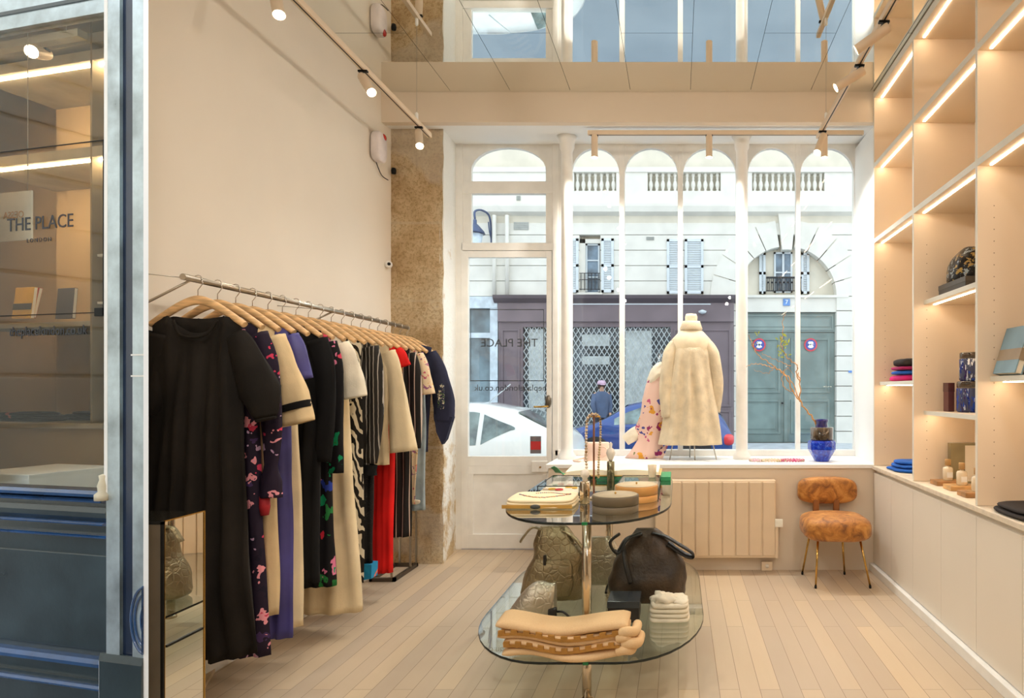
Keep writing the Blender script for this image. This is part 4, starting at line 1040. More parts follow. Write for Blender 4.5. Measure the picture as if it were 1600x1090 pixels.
m_indigo = mat('indigo_blue_silk', (66, 62, 128), .5, var=.12, vs=4)
m_red = mat('bright_red_crepe', (206, 26, 22), .75, var=.08, vs=4, spec=.2)
m_denim = mat('washed_denim', (150, 164, 170), .85, var=.14, vs=6, bs=200, bstr=.1, spec=.15)
m_navy = mat('navy_cotton', (44, 46, 66), .8, var=.15, vs=5, bs=120, bstr=.08, spec=.2)
m_fpurp = floral('purple_floral_print', (38, 28, 44), [(206, 60, 90), (196, 160, 190), (70, 50, 90), (230, 150, 160), (30, 24, 40)], 18, .35, size=.42)
m_fdark = floral('dark_floral_print', (22, 20, 22), [(206, 66, 90), (40, 120, 60), (200, 40, 60), (40, 60, 150), (214, 120, 150), (20, 140, 90)], 15, .5, size=.44, stretch=(1, 1, .8))
m_zebra = stripes('zebra_print', (30, 26, 22), (214, 202, 176), 9, .52, 'DIAGONAL', 9, 1.6, stretch=(1, 1, .55))
m_pin = stripes('pinstripe_print', (40, 36, 32), (170, 162, 150), 12, .93, 'X', 1.2, 1)
m_dots = floral('dotted_black', (28, 26, 25), [(150, 140, 130), (120, 110, 100)], 70, .6, size=.18)
m_patt = floral('multicolour_print', (24, 36, 96), [(200, 50, 40), (40, 130, 190), (226, 160, 60), (20, 30, 80)], 34, .3, size=.5)
m_fcream = floral('cream_floral_print', (232, 206, 170), [(200, 90, 110), (214, 170, 90), (150, 90, 130), (230, 140, 130)], 26, .4, size=.42)
m_wide = stripes('wide_stripe_print', (34, 31, 29), (196, 176, 160), 7.5, .955, 'X', .4, .5)
m_emb = floral('embroidery', (46, 48, 68), [(220, 206, 170), (110, 140, 70), (230, 220, 190)], 40, .35, size=.45)
m_pink = mat('pale_pink_silk', (222, 172, 146), .6, var=.06)
GD = 2.93; GS = .125
def gy(i): return GD + GS * i
def gthing(i, name, label, cat, hl):
    y = gy(i); hanger(y, hl)
    return thing(name, label, cat, (RX, y, 0), 0, None)
ZSH = RZ - .195
def both(t, m, right, left, name='sleeve'):
    for k, q in enumerate((right, left)):
        if q is None: continue
        bm = B(); sleeve(bm, q[0], q[1], q[2] if len(q) > 2 else .45, seed=k * 3); mesh(name, bm, m, t, mods=[('SOLIDIFY', dict(thickness=.003))])
SOL2 = [('SOLIDIFY', dict(thickness=.003))]
# 1 black maxi dress
t = gthing(0, 'dress', 'long black dress with puffed elbow sleeves, nearest garment on the rail', 'dress', 'wooden hanger of the long black dress, nearest on the rail')
bm = B(); garment(bm, .205, .275, ZSH + .01, .27, .03, .055, neck=.12, drop=.08, rip=.026, nr=6, seed=1, hemcurve=.03); mesh('body', bm, m_gblack, t, mods=SOL2)
both(t, m_gblack, ([(.165, 0, ZSH - .06), (.215, -.0, 1.66), (.285, 0, 1.49), (.31, 0, 1.37)], [.052, .07, .092, .05], .5), ([(-.17, 0, ZSH - .05), (-.20, -.0, 1.62), (-.21, 0, 1.45), (-.21, 0, 1.38)], [.075, .06, .06, .04], .6))
bm = B(); tube(bm, [(.312 + .045 * math.cos(a), .02 * math.sin(a), 1.365 + .01 * math.cos(a)) for a in [k * PI / 6 for k in range(13)]], .007, 6); mesh('cuff', bm, m_gblack, t)
bm = B(); tube(bm, catmull([(-.10, -.014, ZSH + .01), (-.06, -.028, ZSH - .055), (0, -.032, ZSH - .07), (.06, -.028, ZSH - .055), (.10, -.014, ZSH + .01)], 4), .006, 6); mesh('neck_band', bm, m_gblack, t)
# 2 purple floral long-sleeved dress
t = gthing(1, 'dress', 'purple and pink floral long dress with long ruffled sleeves, behind the black one', 'dress', 'wooden hanger of the purple floral dress')
bm = B(); garment(bm, .20, .25, ZSH, .235, .028, .05, neck=.07, drop=.03, seed=2); mesh('body', bm, m_fpurp, t, mods=SOL2)
both(t, m_fpurp, ([(.18, 0, ZSH - .05), (.24, 0, 1.6), (.26, 0, 1.3), (.255, 0, 1.14), (.255, 0, 1.06), (.255, 0, .985)], [.06, .055, .045, .032, .05, .055], .5), None)
bm = B(); lathe(bm, [(.018, 0), (.024, .04), (.022, .09)], .225, 0, .90, 12); mesh('sleeve_tassel', bm, mat('dark_red_tassel', (150, 20, 30), .7), t)
# 3 beige tunic dress with black bands
t = gthing(2, 'dress', 'beige linen long dress with black bands on its wide elbow sleeve', 'dress', 'wooden hanger of the beige linen dress')
bm = B(); garment(bm, .20, .215, ZSH, .385, .028, .05, seed=3); mesh('body', bm, m_beige, t, mods=SOL2)
both(t, m_beige, ([(.18, 0, ZSH - .05), (.23, 0, 1.62), (.275, 0, 1.47), (.31, 0, 1.33)], [.065, .07, .085, .085], .5), None)
for (fa, r) in ((.62, .0895), (.72, .0905)):
    bm = B(); p0 = Vector((.18, 0, ZSH - .05)).lerp(Vector((.31, 0, 1.33)), .0)
    a = Vector((.255, 0, 1.535)).lerp(Vector((.31, 0, 1.33)), fa - .1); b2 = a + Vector((.055, 0, -.205)).normalized() * (.035 if fa < .7 else .012)
    sleeve(bm, [a, (a + b2) / 2, b2], [r, r, r], .54, rip=.01); mesh('sleeve_band', bm, m_gblack2, t)
# 4 indigo dress
t = gthing(3, 'dress', 'indigo blue short-sleeved long dress hanging behind the beige linen one', 'dress', 'wooden hanger of the indigo dress')
bm = B(); garment(bm, .20, .225, ZSH, .225, .028, .06, seed=4); mesh('body', bm, m_indigo, t, mods=SOL2)
both(t, m_indigo, ([(.18, 0, ZSH - .04), (.22, 0, 1.68), (.245, 0, 1.55)], [.06, .065, .065], .5), None)
# 5 sand trousers
t = gthing(4, 'trousers', 'sand coloured wide trousers between the indigo dress and the black coat', 'trousers', 'wooden hanger of the sand coloured trousers')
bm = B(); garment(bm, .16, .20, ZSH - .04, .235, .02, .055, slope=.1, seed=5, rip=.014, nr=4); mesh('body', bm, m_sand, t, mods=SOL2)
# 6 black coat
t = gthing(5, 'coat', 'black crepe coat with straight sleeves behind the indigo dress', 'coat', 'wooden hanger of the black crepe coat')
bm = B(); garment(bm, .215, .215, ZSH + .02, .43, .03, .06, seed=6, neck=.06); mesh('body', bm, m_gblack2, t, mods=SOL2)
both(t, m_gblack2, ([(.19, 0, ZSH - .03), (.235, 0, 1.6), (.24, 0, 1.35), (.22, 0, 1.1)], [.06, .06, .05, .05], .5), None)
# 7 dark floral maxi
t = gthing(6, 'dress', 'black maxi dress printed with red, green and blue flowers', 'dress', 'wooden hanger of the dark floral maxi dress')
bm = B(); garment(bm, .205, .235, ZSH, .375, .028, .06, seed=7); mesh('body', bm, m_fdark, t, mods=SOL2)
both(t, m_fdark, ([(.18, 0, ZSH - .04), (.22, 0, 1.6), (.225, 0, 1.3), (.225, 0, 1.02)], [.055, .055, .045, .05], .5), None)
bm = B(); tube(bm, catmull([(.07, -.018, ZSH + .03), (.13, -.02, ZSH + .012), (.19, -.015, ZSH - .01)], 4), .013, 8); mesh('shoulder_trim', bm, mat('pink_trim', (206, 60, 84), .7), t)
# 8 ecru linen blouse
t = gthing(7, 'blouse', 'ecru linen blouse with wide short sleeves and a curved hem', 'blouse', 'wooden hanger of the ecru linen blouse')
bm = B(); garment(bm, .21, .20, ZSH + .01, 1.0, .03, .055, seed=8, hemcurve=.10); mesh('body', bm, m_ecru, t, mods=SOL2)
both(t, m_ecru, ([(.18, 0, ZSH - .05), (.22, 0, 1.68), (.255, 0, 1.55), (.275, 0, 1.45)], [.065, .07, .075, .075], .5), None)
# 9 long sand dress
t = gthing(8, 'dress', 'sand coloured flared long dress whose pale hem nearly reaches the floor', 'dress', 'wooden hanger of the flared sand dress')
bm = B(); garment(bm, .18, .255, ZSH - .03, .14, .02, .07, seed=9, rip=.016, nr=4); mesh('body', bm, m_sand, t, mods=SOL2)
# 10 zebra dress
t = gthing(9, 'dress', 'black and cream zebra print long dress halfway along the rail', 'dress', 'wooden hanger of the zebra print dress')
bm = B(); garment(bm, .20, .215, ZSH, .28, .028, .06, seed=10); mesh('body', bm, m_zebra, t, mods=SOL2)
# 11 pinstripe shirt
t = gthing(10, 'shirt', 'black shirt with fine pale pinstripes and long cuffed sleeves', 'shirt', 'wooden hanger of the black pinstripe shirt')
bm = B(); garment(bm, .205, .19, ZSH + .01, .98, .03, .045, seed=11, neck=.06); mesh('body', bm, m_pin, t, mods=SOL2)
both(t, m_pin, ([(.185, 0, ZSH - .03), (.22, 0, 1.6), (.22, 0, 1.3), (.19, 0, 1.02)], [.055, .055, .05, .042], .55), None)
bm = B(); sleeve(bm, [(.187, 0, 1.01), (.184, 0, .98), (.182, 0, .94)], [.045, .045, .046], .6); mesh('cuff', bm, m_gblack2, t)
# 12 dotted trousers with blue hem
t = gthing(11, 'trousers', 'black dotted trousers with a bright blue and orange hem', 'trousers', 'wooden hanger of the black dotted trousers')
bm = B(); garment(bm, .15, .155, ZSH - .04, .33, .02, .05, slope=.1, seed=12); mesh('body', bm, m_dots, t, mods=SOL2)
bm = B(); prism(bm, [(.0, .21), (.155, .24), (.158, .335), (.0, .34)], -.045, .045, 'y'); mesh('hem_panel', bm, floral('blue_hem_print', (40, 140, 186), [(40, 150, 196), (236, 110, 70), (30, 120, 170)], 12, .6, size=.4), t)
# 13 sand coat
t = gthing(12, 'coat', 'sand wool coat with a wide sleeve sticking out, right of the pinstripe shirt', 'coat', 'wooden hanger of the sand wool coat')
bm = B(); garment(bm, .205, .2, ZSH + .01, .98, .035, .055, seed=13); mesh('body', bm, m_sand, t, mods=SOL2)
both(t, m_sand, ([(.18, 0, ZSH - .05), (.225, 0, 1.62), (.265, 0, 1.35), (.30, 0, 1.07)], [.06, .06, .07, .095], .5), None)
# 14 red dress
t = gthing(13, 'dress', 'bright red long dress with cap sleeves and a ribbed skirt', 'dress', 'wooden hanger of the bright red dress')
bm = B(); garment(bm, .20, .165, ZSH, .20, .028, .05, seed=14, rip=.012, nr=9); mesh('body', bm, m_red, t, mods=SOL2)
both(t, m_red, ([(.18, 0, ZSH - .04), (.215, 0, 1.72), (.235, 0, 1.66)], [.055, .06, .06], .5), None)
# 15 patterned blouse between
t = gthing(14, 'blouse', 'blue and red patterned blouse, only its collar and cuff showing beside the red dress', 'blouse', 'wooden hanger of the blue and red patterned blouse')
bm = B(); garment(bm, .19, .17, ZSH - .005, 1.2, .022, .04, seed=15); mesh('body', bm, m_patt, t, mods=SOL2)
# 16 wide stripe trousers and jacket
t = gthing(15, 'jumpsuit', 'black long-sleeved jumpsuit with thin pale stripes, right of the red dress', 'jumpsuit', 'wooden hanger of the striped black jumpsuit')
bm = B(); garment(bm, .195, .20, ZSH, .40, .028, .055, seed=16); mesh('body', bm, m_wide, t, mods=SOL2)
both(t, m_wide, ([(.175, 0, ZSH - .04), (.215, 0, 1.6), (.225, 0, 1.3), (.215, 0, 1.06)], [.055, .055, .05, .05], .5), None)
# 17 floral blouse
t = gthing(16, 'blouse', 'cream and pink floral blouse with flared short sleeves near the far end of the rail', 'blouse', 'wooden hanger of the cream floral blouse')
bm = B(); garment(bm, .2, .185, ZSH, .62, .028, .05, seed=17); mesh('body', bm, m_fcream, t, mods=SOL2)
both(t, m_fcream, ([(.18, 0, ZSH - .04), (.225, 0, 1.64), (.25, 0, 1.46)], [.055, .06, .075], .5), None)
# 18 jeans
t = gthing(17, 'jeans', 'pale washed denim jeans hanging near the far end of the rail', 'jeans', 'wooden hanger of the pale jeans')
bm = B(); garment(bm, .20, .215, ZSH - .06, .55, .022, .05, slope=.1, seed=18); mesh('body', bm, m_denim, t, mods=SOL2)
bm = B(); blob(bm, .13, -.05, .62, .05, .008, .02, 3, jit=.2); mesh('frayed_patch', bm, m_ecru, t)
# 19 navy embroidered jacket
t = gthing(18, 'jacket', 'navy embroidered jacket with folded kimono sleeve, farthest garment on the rail', 'jacket', 'wooden hanger of the navy embroidered jacket, farthest on the rail')
t.location.y = 5.13
bm = B(); garment(bm, .225, .2, ZSH + .03, 1.0, .03, .05, seed=19, neck=.06); mesh('body', bm, m_navy, t, mods=SOL2)
both(t, m_navy, ([(.2, 0, ZSH - .02), (.275, 0, 1.62), (.32, 0, 1.4), (.32, 0, 1.24)], [.06, .075, .085, .075], .5), None)
bm = B(); prism(bm, [(.25, 1.30), (.40, 1.28), (.345, 1.10), (.315, 1.06), (.27, 1.16)], -.03, .03, 'y'); mesh('sleeve_fold', bm, m_navy, t)
bm = B(); blob(bm, .31, -.034, 1.44, .03, .012, .11, 3); mesh('embroidery', bm, m_emb, t)
bm = B(); blob(bm, .14, -.035, 1.60, .03, .010, .07, 3); mesh('embroidery', bm, m_emb, t)
# steel stand at the far end
t = thing('garment_stand', 'open steel box frame stand on the floor at the far end of the clothes rail', 'stand', (-2.27, 5.1, 0))
bm = B()
for a, b in (((-2.40, 5.0), (-2.22, 5.0)), ((-2.22, 5.0), (-2.22, 5.42)), ((-2.22, 5.42), (-2.40, 5.42)), ((-2.40, 5.42), (-2.40, 5.0))):
    box(bm, min(a[0], b[0]) - .012, max(a[0], b[0]) + .012, min(a[1], b[1]) - .012, max(a[1], b[1]) + .012, 0, .03)
wpart('base_frame', bm, mat('dark_steel', (96, 88, 80), .4, .8), t)
for x, y in ((-2.24, 5.0), (-2.22, 5.3), (-2.36, 5.42), (-2.22, 5.42)):
    bm = B(); box(bm, x - .007, x + .007, y - .007, y + .007, .03, .92); wpart('upright', bm, m_steel, t)
bm = B(); box(bm, -2.24, -2.21, 5.0, 5.42, .90, .92); wpart('top_bar', bm, m_steel, t)
# mirrored plinth lower left
t = thing('mirrored_plinth', 'tall mirror-sided display plinth with dark edges, lower left before the black dress', 'plinth', (-1.95, 2.45, 0))
zp = 1.015; PP = [(-1.90, 2.36), (-1.90, 2.56), (-2.14, 2.56), (-1.985, 2.36)]
bm = B(); prism(bm, [(-1.899, 2.362), (-1.899, 2.556), (-1.897, 2.556), (-1.897, 2.362)], .01, zp - .004, 'z'); wpart('mirror_side', bm, m_mirror, t)
bm = B(); prism(bm, PP, .0, zp - .012, 'z'); wpart('core', bm, mat('taupe_panel', (112, 100, 84), .45), t)
bm = B(); prism(bm, PP, zp - .010, zp - .001, 'z'); wpart('top_glass', bm, mat('smoked_top', (40, 38, 32), .08, coat=1), t)
bm = B()
for (x, y) in ((-1.8965, 2.36), (-1.8965, 2.56)): box(bm, x - .0025, x + .0025, y - .0025, y + .0025, 0, zp)
box(bm, -1.899, -1.894, 2.36, 2.56, zp - .004, zp + .001); wpart('brass_edge', bm, m_brass, t)
bm = B(); box(bm, -1.904, -1.894, 2.352, 2.360, 0, zp); box(bm, -1.99, -1.894, 2.352, 2.358, zp - .012, zp - .002); wpart('black_edge', bm, m_blackm, t)
bm = B(); box(bm, -1.898, -1.892, 2.37, 2.55, .545, .553); wpart('black_band', bm, m_blackm, t)
# ================================================================ tiered glass table
TX = -.455; TZ1 = .912; TZ2 = .282
def oval(x0, x1, y0, y1, rx, ry, n=10):
    cx, cy = (x0 + x1) / 2, (y0 + y1) / 2; hx, hy = (x1 - x0) / 2, (y1 - y0) / 2; P = []
    for sx_, sy_, a0 in ((1, 1, 0), (-1, 1, PI / 2), (-1, -1, PI), (1, -1, 1.5 * PI)):
        for i in range(n + 1):
            a = a0 + PI / 2 * i / n; P.append((cx + sx_ * (hx - rx) + rx * math.cos(a), cy + sy_ * (hy - ry) + ry * math.sin(a)))
    return P
t = thing('display_table', 'two-tier clear glass display table on slim nickel poles in the middle of the floor', 'table', (TX, 3.7, 0))
def tp(name, bm, m, **k): return wpart(name, bm, m, t, **k)
for z, P in ((TZ1, oval(-.872, -.038, 2.83, 4.62, .34, .5)), (TZ2, oval(-1.045, .135, 2.86, 4.78, .42, .62))):
    bm = B(); A = [bm.verts.new((x, y, z)) for x, y in P]; bm.faces.new(A)
    A = [bm.verts.new((x, y, z - .012)) for x, y in P]; bm.faces.new(A[::-1])
    tp('glass_top' if z > .5 else 'glass_shelf', bm, m_glass_t)
    bm = B(); n = len(P); cx = sum(p[0] for p in P) / n; cy = sum(p[1] for p in P) / n
    rings = []
    for (dx, dz) in ((-.001, 0), (.0015, -.003), (.0015, -.009), (-.001, -.012)):
        r = []
        for i, (x, y) in enumerate(P):
            nx, ny = P[(i + 1) % n][1] - P[i - 1][1], -(P[(i + 1) % n][0] - P[i - 1][0]); l = math.hypot(nx, ny) or 1
            r.append((x + nx / l * dx, y + ny / l * dx, z + dz))
        rings.append(r)
    loft(bm, rings, cap=False); tp('glass_edge', bm, m_glass_e)
m_clip = mat('green_tape', (24, 120, 66), .4, var=0)
for (x, y) in ((-.44, 3.075), (-.455, 4.21)):
    bm = B(); tube(bm, [(x, y, .02), (x, y, TZ2 - .0125)], .0225, 20); tube(bm, [(x, y, TZ2 + .001), (x, y, TZ1 - .0125)], .0225, 20); tp('pole', bm, m_chrome)
    bm = B(); lathe(bm, [(.034, 0), (.034, .012), (.026, .02), (.001, .02)], x, y, 0, 32); tp('foot', bm, m_chrome)
for z in (TZ1, TZ2):
    y = 2.829 if z > .5 else 2.859
    bm = B(); box(bm, -.427, -.402, y - .004, y + .002, z - .0125, z + .0015); tp('corner_tape', bm, m_clip)

# ---- things on the upper glass
z1 = TZ1 + .0005
def xt(px, d): return X(px, d)
m_scarf = mat('cream_scarf_cloth', (240, 222, 184), .9, var=.03, bs=200, bstr=.1)
# folded embroidered scarf
t = thing('folded_scarf', 'folded cream scarf embroidered with blue and gold beads on the upper glass', 'scarf', (-.69, 3.28, z1))
bm = B()
for k, (w, dpt) in enumerate(((.175, .15), (.172, .148), (.168, .146))): blob(bm, 0, 0, .009 + .0135 * k, w, dpt, .0085, 5, 36, 8, jit=.05, seed=k)
mesh('cloth', bm, m_scarf, t)
bm = B(); Rn = random.Random(3)
for k in range(44):
    a = k / 43; x = -.13 + .26 * a; y = .03 - .10 * math.sin(a * PI) + Rn.uniform(-.006, .006)
    blob(bm, x, y, .0455, .0045, .004, .003, 2, 6, 5)
for k in range(20):
    a = k / 19; blob(bm, -.05 + .18 * a, .06 + .02 * math.sin(a * 5), .0455, .0045, .004, .003, 2, 6, 5)
bmo = mesh('bead_embroidery', bm, floral('bead_colours', (70, 100, 170), [(70, 100, 170), (200, 120, 70), (216, 190, 120), (150, 70, 80)], 70, .0, size=2), t)
bm = B(); box(bm, -.175, .17, -.150, -.146, .004, .022, .002); mesh('gold_border', bm, mat('gold_trim', (196, 150, 70), .5, .3), t)
bm = B(); lathe(bm, [(.001, -.003), (.022, -.002), (.026, 0), (.022, .003), (.001, .004)], 0, 0, 0, 14, 1, .45); bm.transform(Matrix.Translation((-.01, -.152, .013)) @ Matrix.Rotation(PI / 2, 4, 'X')); mesh('oval_badge', bm, mat('dark_bead', (66, 66, 62), .4), t)
# round boxes
def round_box(label, x, y, r, h, mc, ml):
    t = thing('round_box', label, 'box', (x, y, z1))
    bm = B(); lathe(bm, [(r * .97, 0), (r, .003), (r, h * .42), (r * .985, h * .43)], 0, 0, 0, 48); mesh('base', bm, mc, t)
    bm = B(); lathe(bm, [(r * 1.01, h * .46), (r * 1.012, h * .97), (r, h), (.001, h + .001)], 0, 0, 0, 48); mesh('lid', bm, mc, t)
    bm = B(); lathe(bm, [(r * .955, h + .0015), (r * .945, h + .003), (.001, h + .003)], 0, 0, 0, 48); mesh('lid_top', bm, ml, t)
    bm = B(); lathe(bm, [(.004, h + .003), (.005, h + .012), (.001, h + .014)], 0, 0, 0, 12); mesh('stud', bm, m_brass, t)
round_box('grey-taupe round lidded box at the front of the upper glass', -.305, 3.10, .112, .078, mat('grey_taupe_leather', (112, 98, 76), .6), mat('grey_beige_felt', (176, 160, 130), .8))
round_box('tan leather round lidded box behind the grey-taupe one', -.222, 3.395, .112, .082, mat('tan_leather', (214, 156, 88), .5), mat('pale_beige_felt', (206, 186, 150), .8))
# two glass trinket cases
Rb = random.Random(5)
def trinket(label, x0, x1, y0, y1, h):
    cx, cy = (x0 + x1) / 2, (y0 + y1) / 2; w, dpt = (x1 - x0) / 2, (y1 - y0) / 2
    t = thing('jewellery_case', label, 'jewellery case', (cx, cy, z1))
    bm = B(); e = .0022
    for sx_ in (-1, 1):
        for sy_ in (-1, 1): box(bm, sx_ * w - e, sx_ * w + e, sy_ * dpt - e, sy_ * dpt + e, 0, h)
    for z in (e, h - e):
        for s in (-1, 1): box(bm, -w, w, s * dpt - e, s * dpt + e, z - e, z + e); box(bm, s * w - e, s * w + e, -dpt, dpt, z - e, z + e)
    mesh('black_frame', bm, m_blackm, t)
    bm = B(); box(bm, -w, w, -dpt, dpt, h - .003, h - .001); mesh('glass_lid', bm, m_glass, t)
    for s in (-1, 1):
        bm = B(); box(bm, -w, w, s * dpt - .001, s * dpt + .001, .004, h - .004); mesh('glass_side', bm, m_glass, t)
    bm = B(); box(bm, -w + .003, w - .003, -dpt + .003, dpt - .003, .0035, .007); mesh('tray', bm, m_ecru, t)
    for k in range(9):
        bm = B(); px, py = Rb.uniform(-w * .8, w * .8), Rb.uniform(-dpt * .8, dpt * .3); r = Rb.uniform(.012, .02)
        tube(bm, [(px + r * math.cos(a), py + r * math.sin(a), .013) for a in [i * PI / 6 for i in range(13)]], .0045, 6)
        c, cn = Rb.choice([((214, 60, 60), 'red'), ((230, 180, 70), 'yellow'), ((80, 150, 170), 'teal'), ((236, 210, 190), 'pale pink'), ((120, 160, 100), 'green'), ((210, 140, 90), 'orange-brown')])
        o = mesh('bracelet', bm, mat('bracelet_%d_%d_%d' % c, c, .4) if ('bracelet_%d_%d_%d' % c) not in bpy.data.materials else bpy.data.materials['bracelet_%d_%d_%d' % c])
        o.location = (cx, cy, z1); tag(o, cn + ' bracelet lying in the %s black-framed glass case' % ('left' if cx < -.5 else 'right'), 'bracelet', 'bracelets in the %s glass case' % ('left' if cx < -.5 else 'right'))
trinket('flat black-framed glass jewellery case on the left, behind the folded scarf', X(840, 3.6), X(905, 3.6), 3.6, 4.05, .045)
trinket('flat black-framed glass jewellery case on the right, behind the tan box', X(963, 3.6), X(1028, 3.6), 3.6, 4.05, .045)
# green cloth
bm = B(); n = 16; rows = []
for j in range(7):
    r = []
    for i in range(n + 1):
        u = i / n; v = j / 6; r.append(bm.verts.new((X(862, 4.25) + u * .36, 4.22 + v * .16, z1 + .004 + .07 * math.exp(-((u - .05) / .16) ** 2) * (1 - v * .8) + .006 * math.sin(u * 14 + v * 3) * (1 - .5 * v) + .004)))
    rows.append(r)
for a, b in zip(rows, rows[1:]):
    for i in range(n): bm.faces.new((a[i], a[i + 1], b[i + 1], b[i])).smooth = True
m_green = mat('green_silk', (48, 148, 92), .5, var=.08)
tag(mesh('silk_scarf', bm, m_green, mods=[('SOLIDIFY', dict(thickness=.004))]), 'crumpled green silk scarf at the back left of the upper glass', 'scarf')
# green book and open book
yb = 4.12
t = thing('book', 'closed green book lying under the open white book', 'book', (X(932, yb), yb, z1))
bm = B(); box(bm, -.0, .47, 0, .26, 0, .022, .002); box(bm, .40, .478, -.012, .25, .0, .026, .002); mesh('cover', bm, m_green, t)
bm = B(); box(bm, .004, .395, -.002, .255, .004, .018); mesh('pages', bm, mat('dark_pages', (60, 110, 84), .8), t)
t = thing('open_book', 'large open book with blank cream pages at the back of the upper glass', 'book', (X(958, 4.2), 4.3, z1 + .035))
for s in (-1, 1):
    bm = B(); rings = []
    for i in range(11):
        u = i / 10; x = s * .30 * u; zt_ = .030 * math.sin(u * PI * .62 + .25) * (1.1 - .5 * u) + .006 - .012 * u + .01
        rings.append([(x, -.17, .0), (x, -.17, zt_), (x, .17, zt_ + .02), (x, .17, .0)])
    loft(bm, rings, smooth=False); mesh('pages', bm, mat('cream_pages', (248, 238, 212), .8, var=.02), t)
bm = B(); box(bm, -.315, .315, -.18, .18, -.008, 0, .002); mesh('cover', bm, mat('gold_beige_cover', (206, 176, 110), .6), t)
# necklace stand with bead strands
t = thing('necklace_stand', 'slim copper necklace stand on the upper glass, standing higher than anything on it', 'jewellery stand', (X(928, 3.45), 3.45, z1))
bm = B(); lathe(bm, [(.035, 0), (.035, .008), (.006, .012), (.001, .012)], 0, 0, 0, 24); mesh('base', bm, m_chrome, t)
bm = B(); box(bm, -.005, .005, -.004, .004, .01, .45); mesh('upright', bm, mat('rose_copper', (176, 128, 104), .3, .9), t)
bm = B(); tube(bm, [(-.035, 0, .44), (.035, 0, .44)], .004, 8); mesh('crossbar', bm, m_brass, t)
def beads(name, label, pts, r, m, loc):
    bm = B(); P = catmull(pts, 8); L = 0; last = None; acc = 0
    for p, q in zip(P, P[1:]):
        d = (q - p).length; k = 0.0
        while acc <= d:
            c = p + (q - p) * (acc / max(d, 1e-6)); blob(bm, c.x, c.y, c.z, r, r, r, 2, 8, 6); acc += r * 1.95
        acc -= d
    o = mesh(name, bm, m); o.location = loc; return tag(o, label, 'necklace')
m_pearl = floral('bead_strand_mix', (226, 204, 176), [(232, 214, 190), (190, 150, 110), (240, 226, 206), (120, 100, 70)], 50, 0, size=2, rough=.35)
beads('bead_necklace', 'long cream and brown bead necklace looped over the copper stand', [(0, -.008, .455), (-.028, -.01, .42), (-.033, -.012, .25), (-.030, -.012, .12), (-.04, -.012, .03), (-.02, -.02, .012)], .0085, m_pearl, (X(926, 3.45), 3.445, z1))
beads('bead_necklace', 'shorter gold and brown bead necklace on the right of the copper stand', [(0, .008, .455), (.024, .01, .43), (.026, .01, .33), (.018, .01, .22), (.014, .01, .10)], .007, floral('gold_brown_beads', (190, 160, 110), [(206, 180, 130), (90, 66, 40), (230, 210, 170)], 60, 0, size=2, rough=.35), (X(930, 3.45), 3.455, z1))
t = thing('perfume_flacon', 'silver cylinder bottle with a round white stopper beside the copper stand', 'bottle', (X(923, 3.3) - .03, 3.30, z1))
bm = B(); lathe(bm, [(.024, 0), (.026, .004), (.026, .105), (.02, .115)], 0, 0, 0, 24); mesh('body', bm, m_chrome, t)
bm = B(); lathe(bm, [(.012, .112), (.012, .13), (.022, .14), (.024, .155), (.015, .172), (.001, .178)], 0, 0, 0, 20); mesh('stopper', bm, mat('pearl_white', (232, 222, 206), .3), t)
t = thing('perfume_flacon', 'slim silver bottle with a clear ball stopper standing on the green book', 'bottle', (X(955, 4.12) , 4.09, z1 + .0))
bm = B(); lathe(bm, [(.024, 0), (.024, .125), (.018, .13)], 0, 0, 0, 20); mesh('body', bm, mat('green_silver', (150, 146, 120), .2, .9), t)
bm = B(); lathe(bm, [(.01, .13), (.02, .15), (.03, .18), (.022, .205), (.008, .215), (.012, .24), (.001, .252)], 0, 0, 0, 16); mesh('stopper', bm, mat('pearly_glass', (226, 216, 202), .1, coat=1), t)
t = thing('glass_tumbler', 'small etched glass tumbler at the right rear of the upper glass', 'glass', (X(1019, 3.95), 3.95, z1 + .046))
bm = B(); lathe(bm, [(.022, 0), (.028, .075), (.026, .075), (.02, .006), (.001, .006)], 0, 0, 0, 18); mesh('body', bm, mat('etched_glass', (222, 204, 176), .2, coat=1), t)

# ---- things on the lower glass shelf
z2 = TZ2 + .0005
# folded cardigans with checked border
def check_knit():
    t = NT('cream_knit_with_checked_border'); v = t.coord('Object'); s = t.n('ShaderNodeSeparateXYZ'); t.l(v, s.inputs[0])
    n = t.noise(v, 180, 2); base = t.mix(n.outputs['Fac'], (224, 186, 138), (238, 206, 162))
    t.l(base, t.b.inputs['Base Color']); t.b.inputs['Roughness'].default_value = .95; t.b.inputs['Specular IOR Level'].default_value = .1; t.bump(n.outputs['Fac'], .3, .003); return t.m
m_knit = check_knit(); m_knitb = mat('brown_knit', (176, 128, 66), .95, var=.06, bs=180, bstr=.3, spec=.1)
t = thing('folded_cardigan', 'folded cream knit cardigan with brown checked borders on the lower glass shelf', 'cardigan', (-.475, 2.975, z2))
def fold_strip(bm, y0, y1, z0, z1_, x0, x1, seed, amp=.013, n=36):
    rings = []
    for i in range(n + 1):
        u = i / n; x = x0 + (x1 - x0) * u; dz = amp * math.sin(u * 7 + seed) - .012 * (1 - abs(2 * u - 1)) ; yw = .008 * math.sin(u * 9 + seed * 2)
        e = min(1, min(u, 1 - u) * 12 + .45); h = (z1_ - z0) / 2 * e; zc = (z0 + z1_) / 2 + dz; w = (y1 - y0) / 2; yc = (y0 + y1) / 2
        rings.append([(x, yc + yw + w * math.copysign(abs(math.cos(a)) ** .45, math.cos(a)), zc + h * math.copysign(abs(math.sin(a)) ** .7, math.sin(a))) for a in [2 * PI * k / 20 for k in range(20)]])
    loft(bm, rings); return rings
LAY = [(0.004, .048, -.31, .235, 0), (.044, .078, -.31, .23, .6), (.072, .120, -.335, .25, 0.3), (.112, .158, -.345, .25, 1.2)]
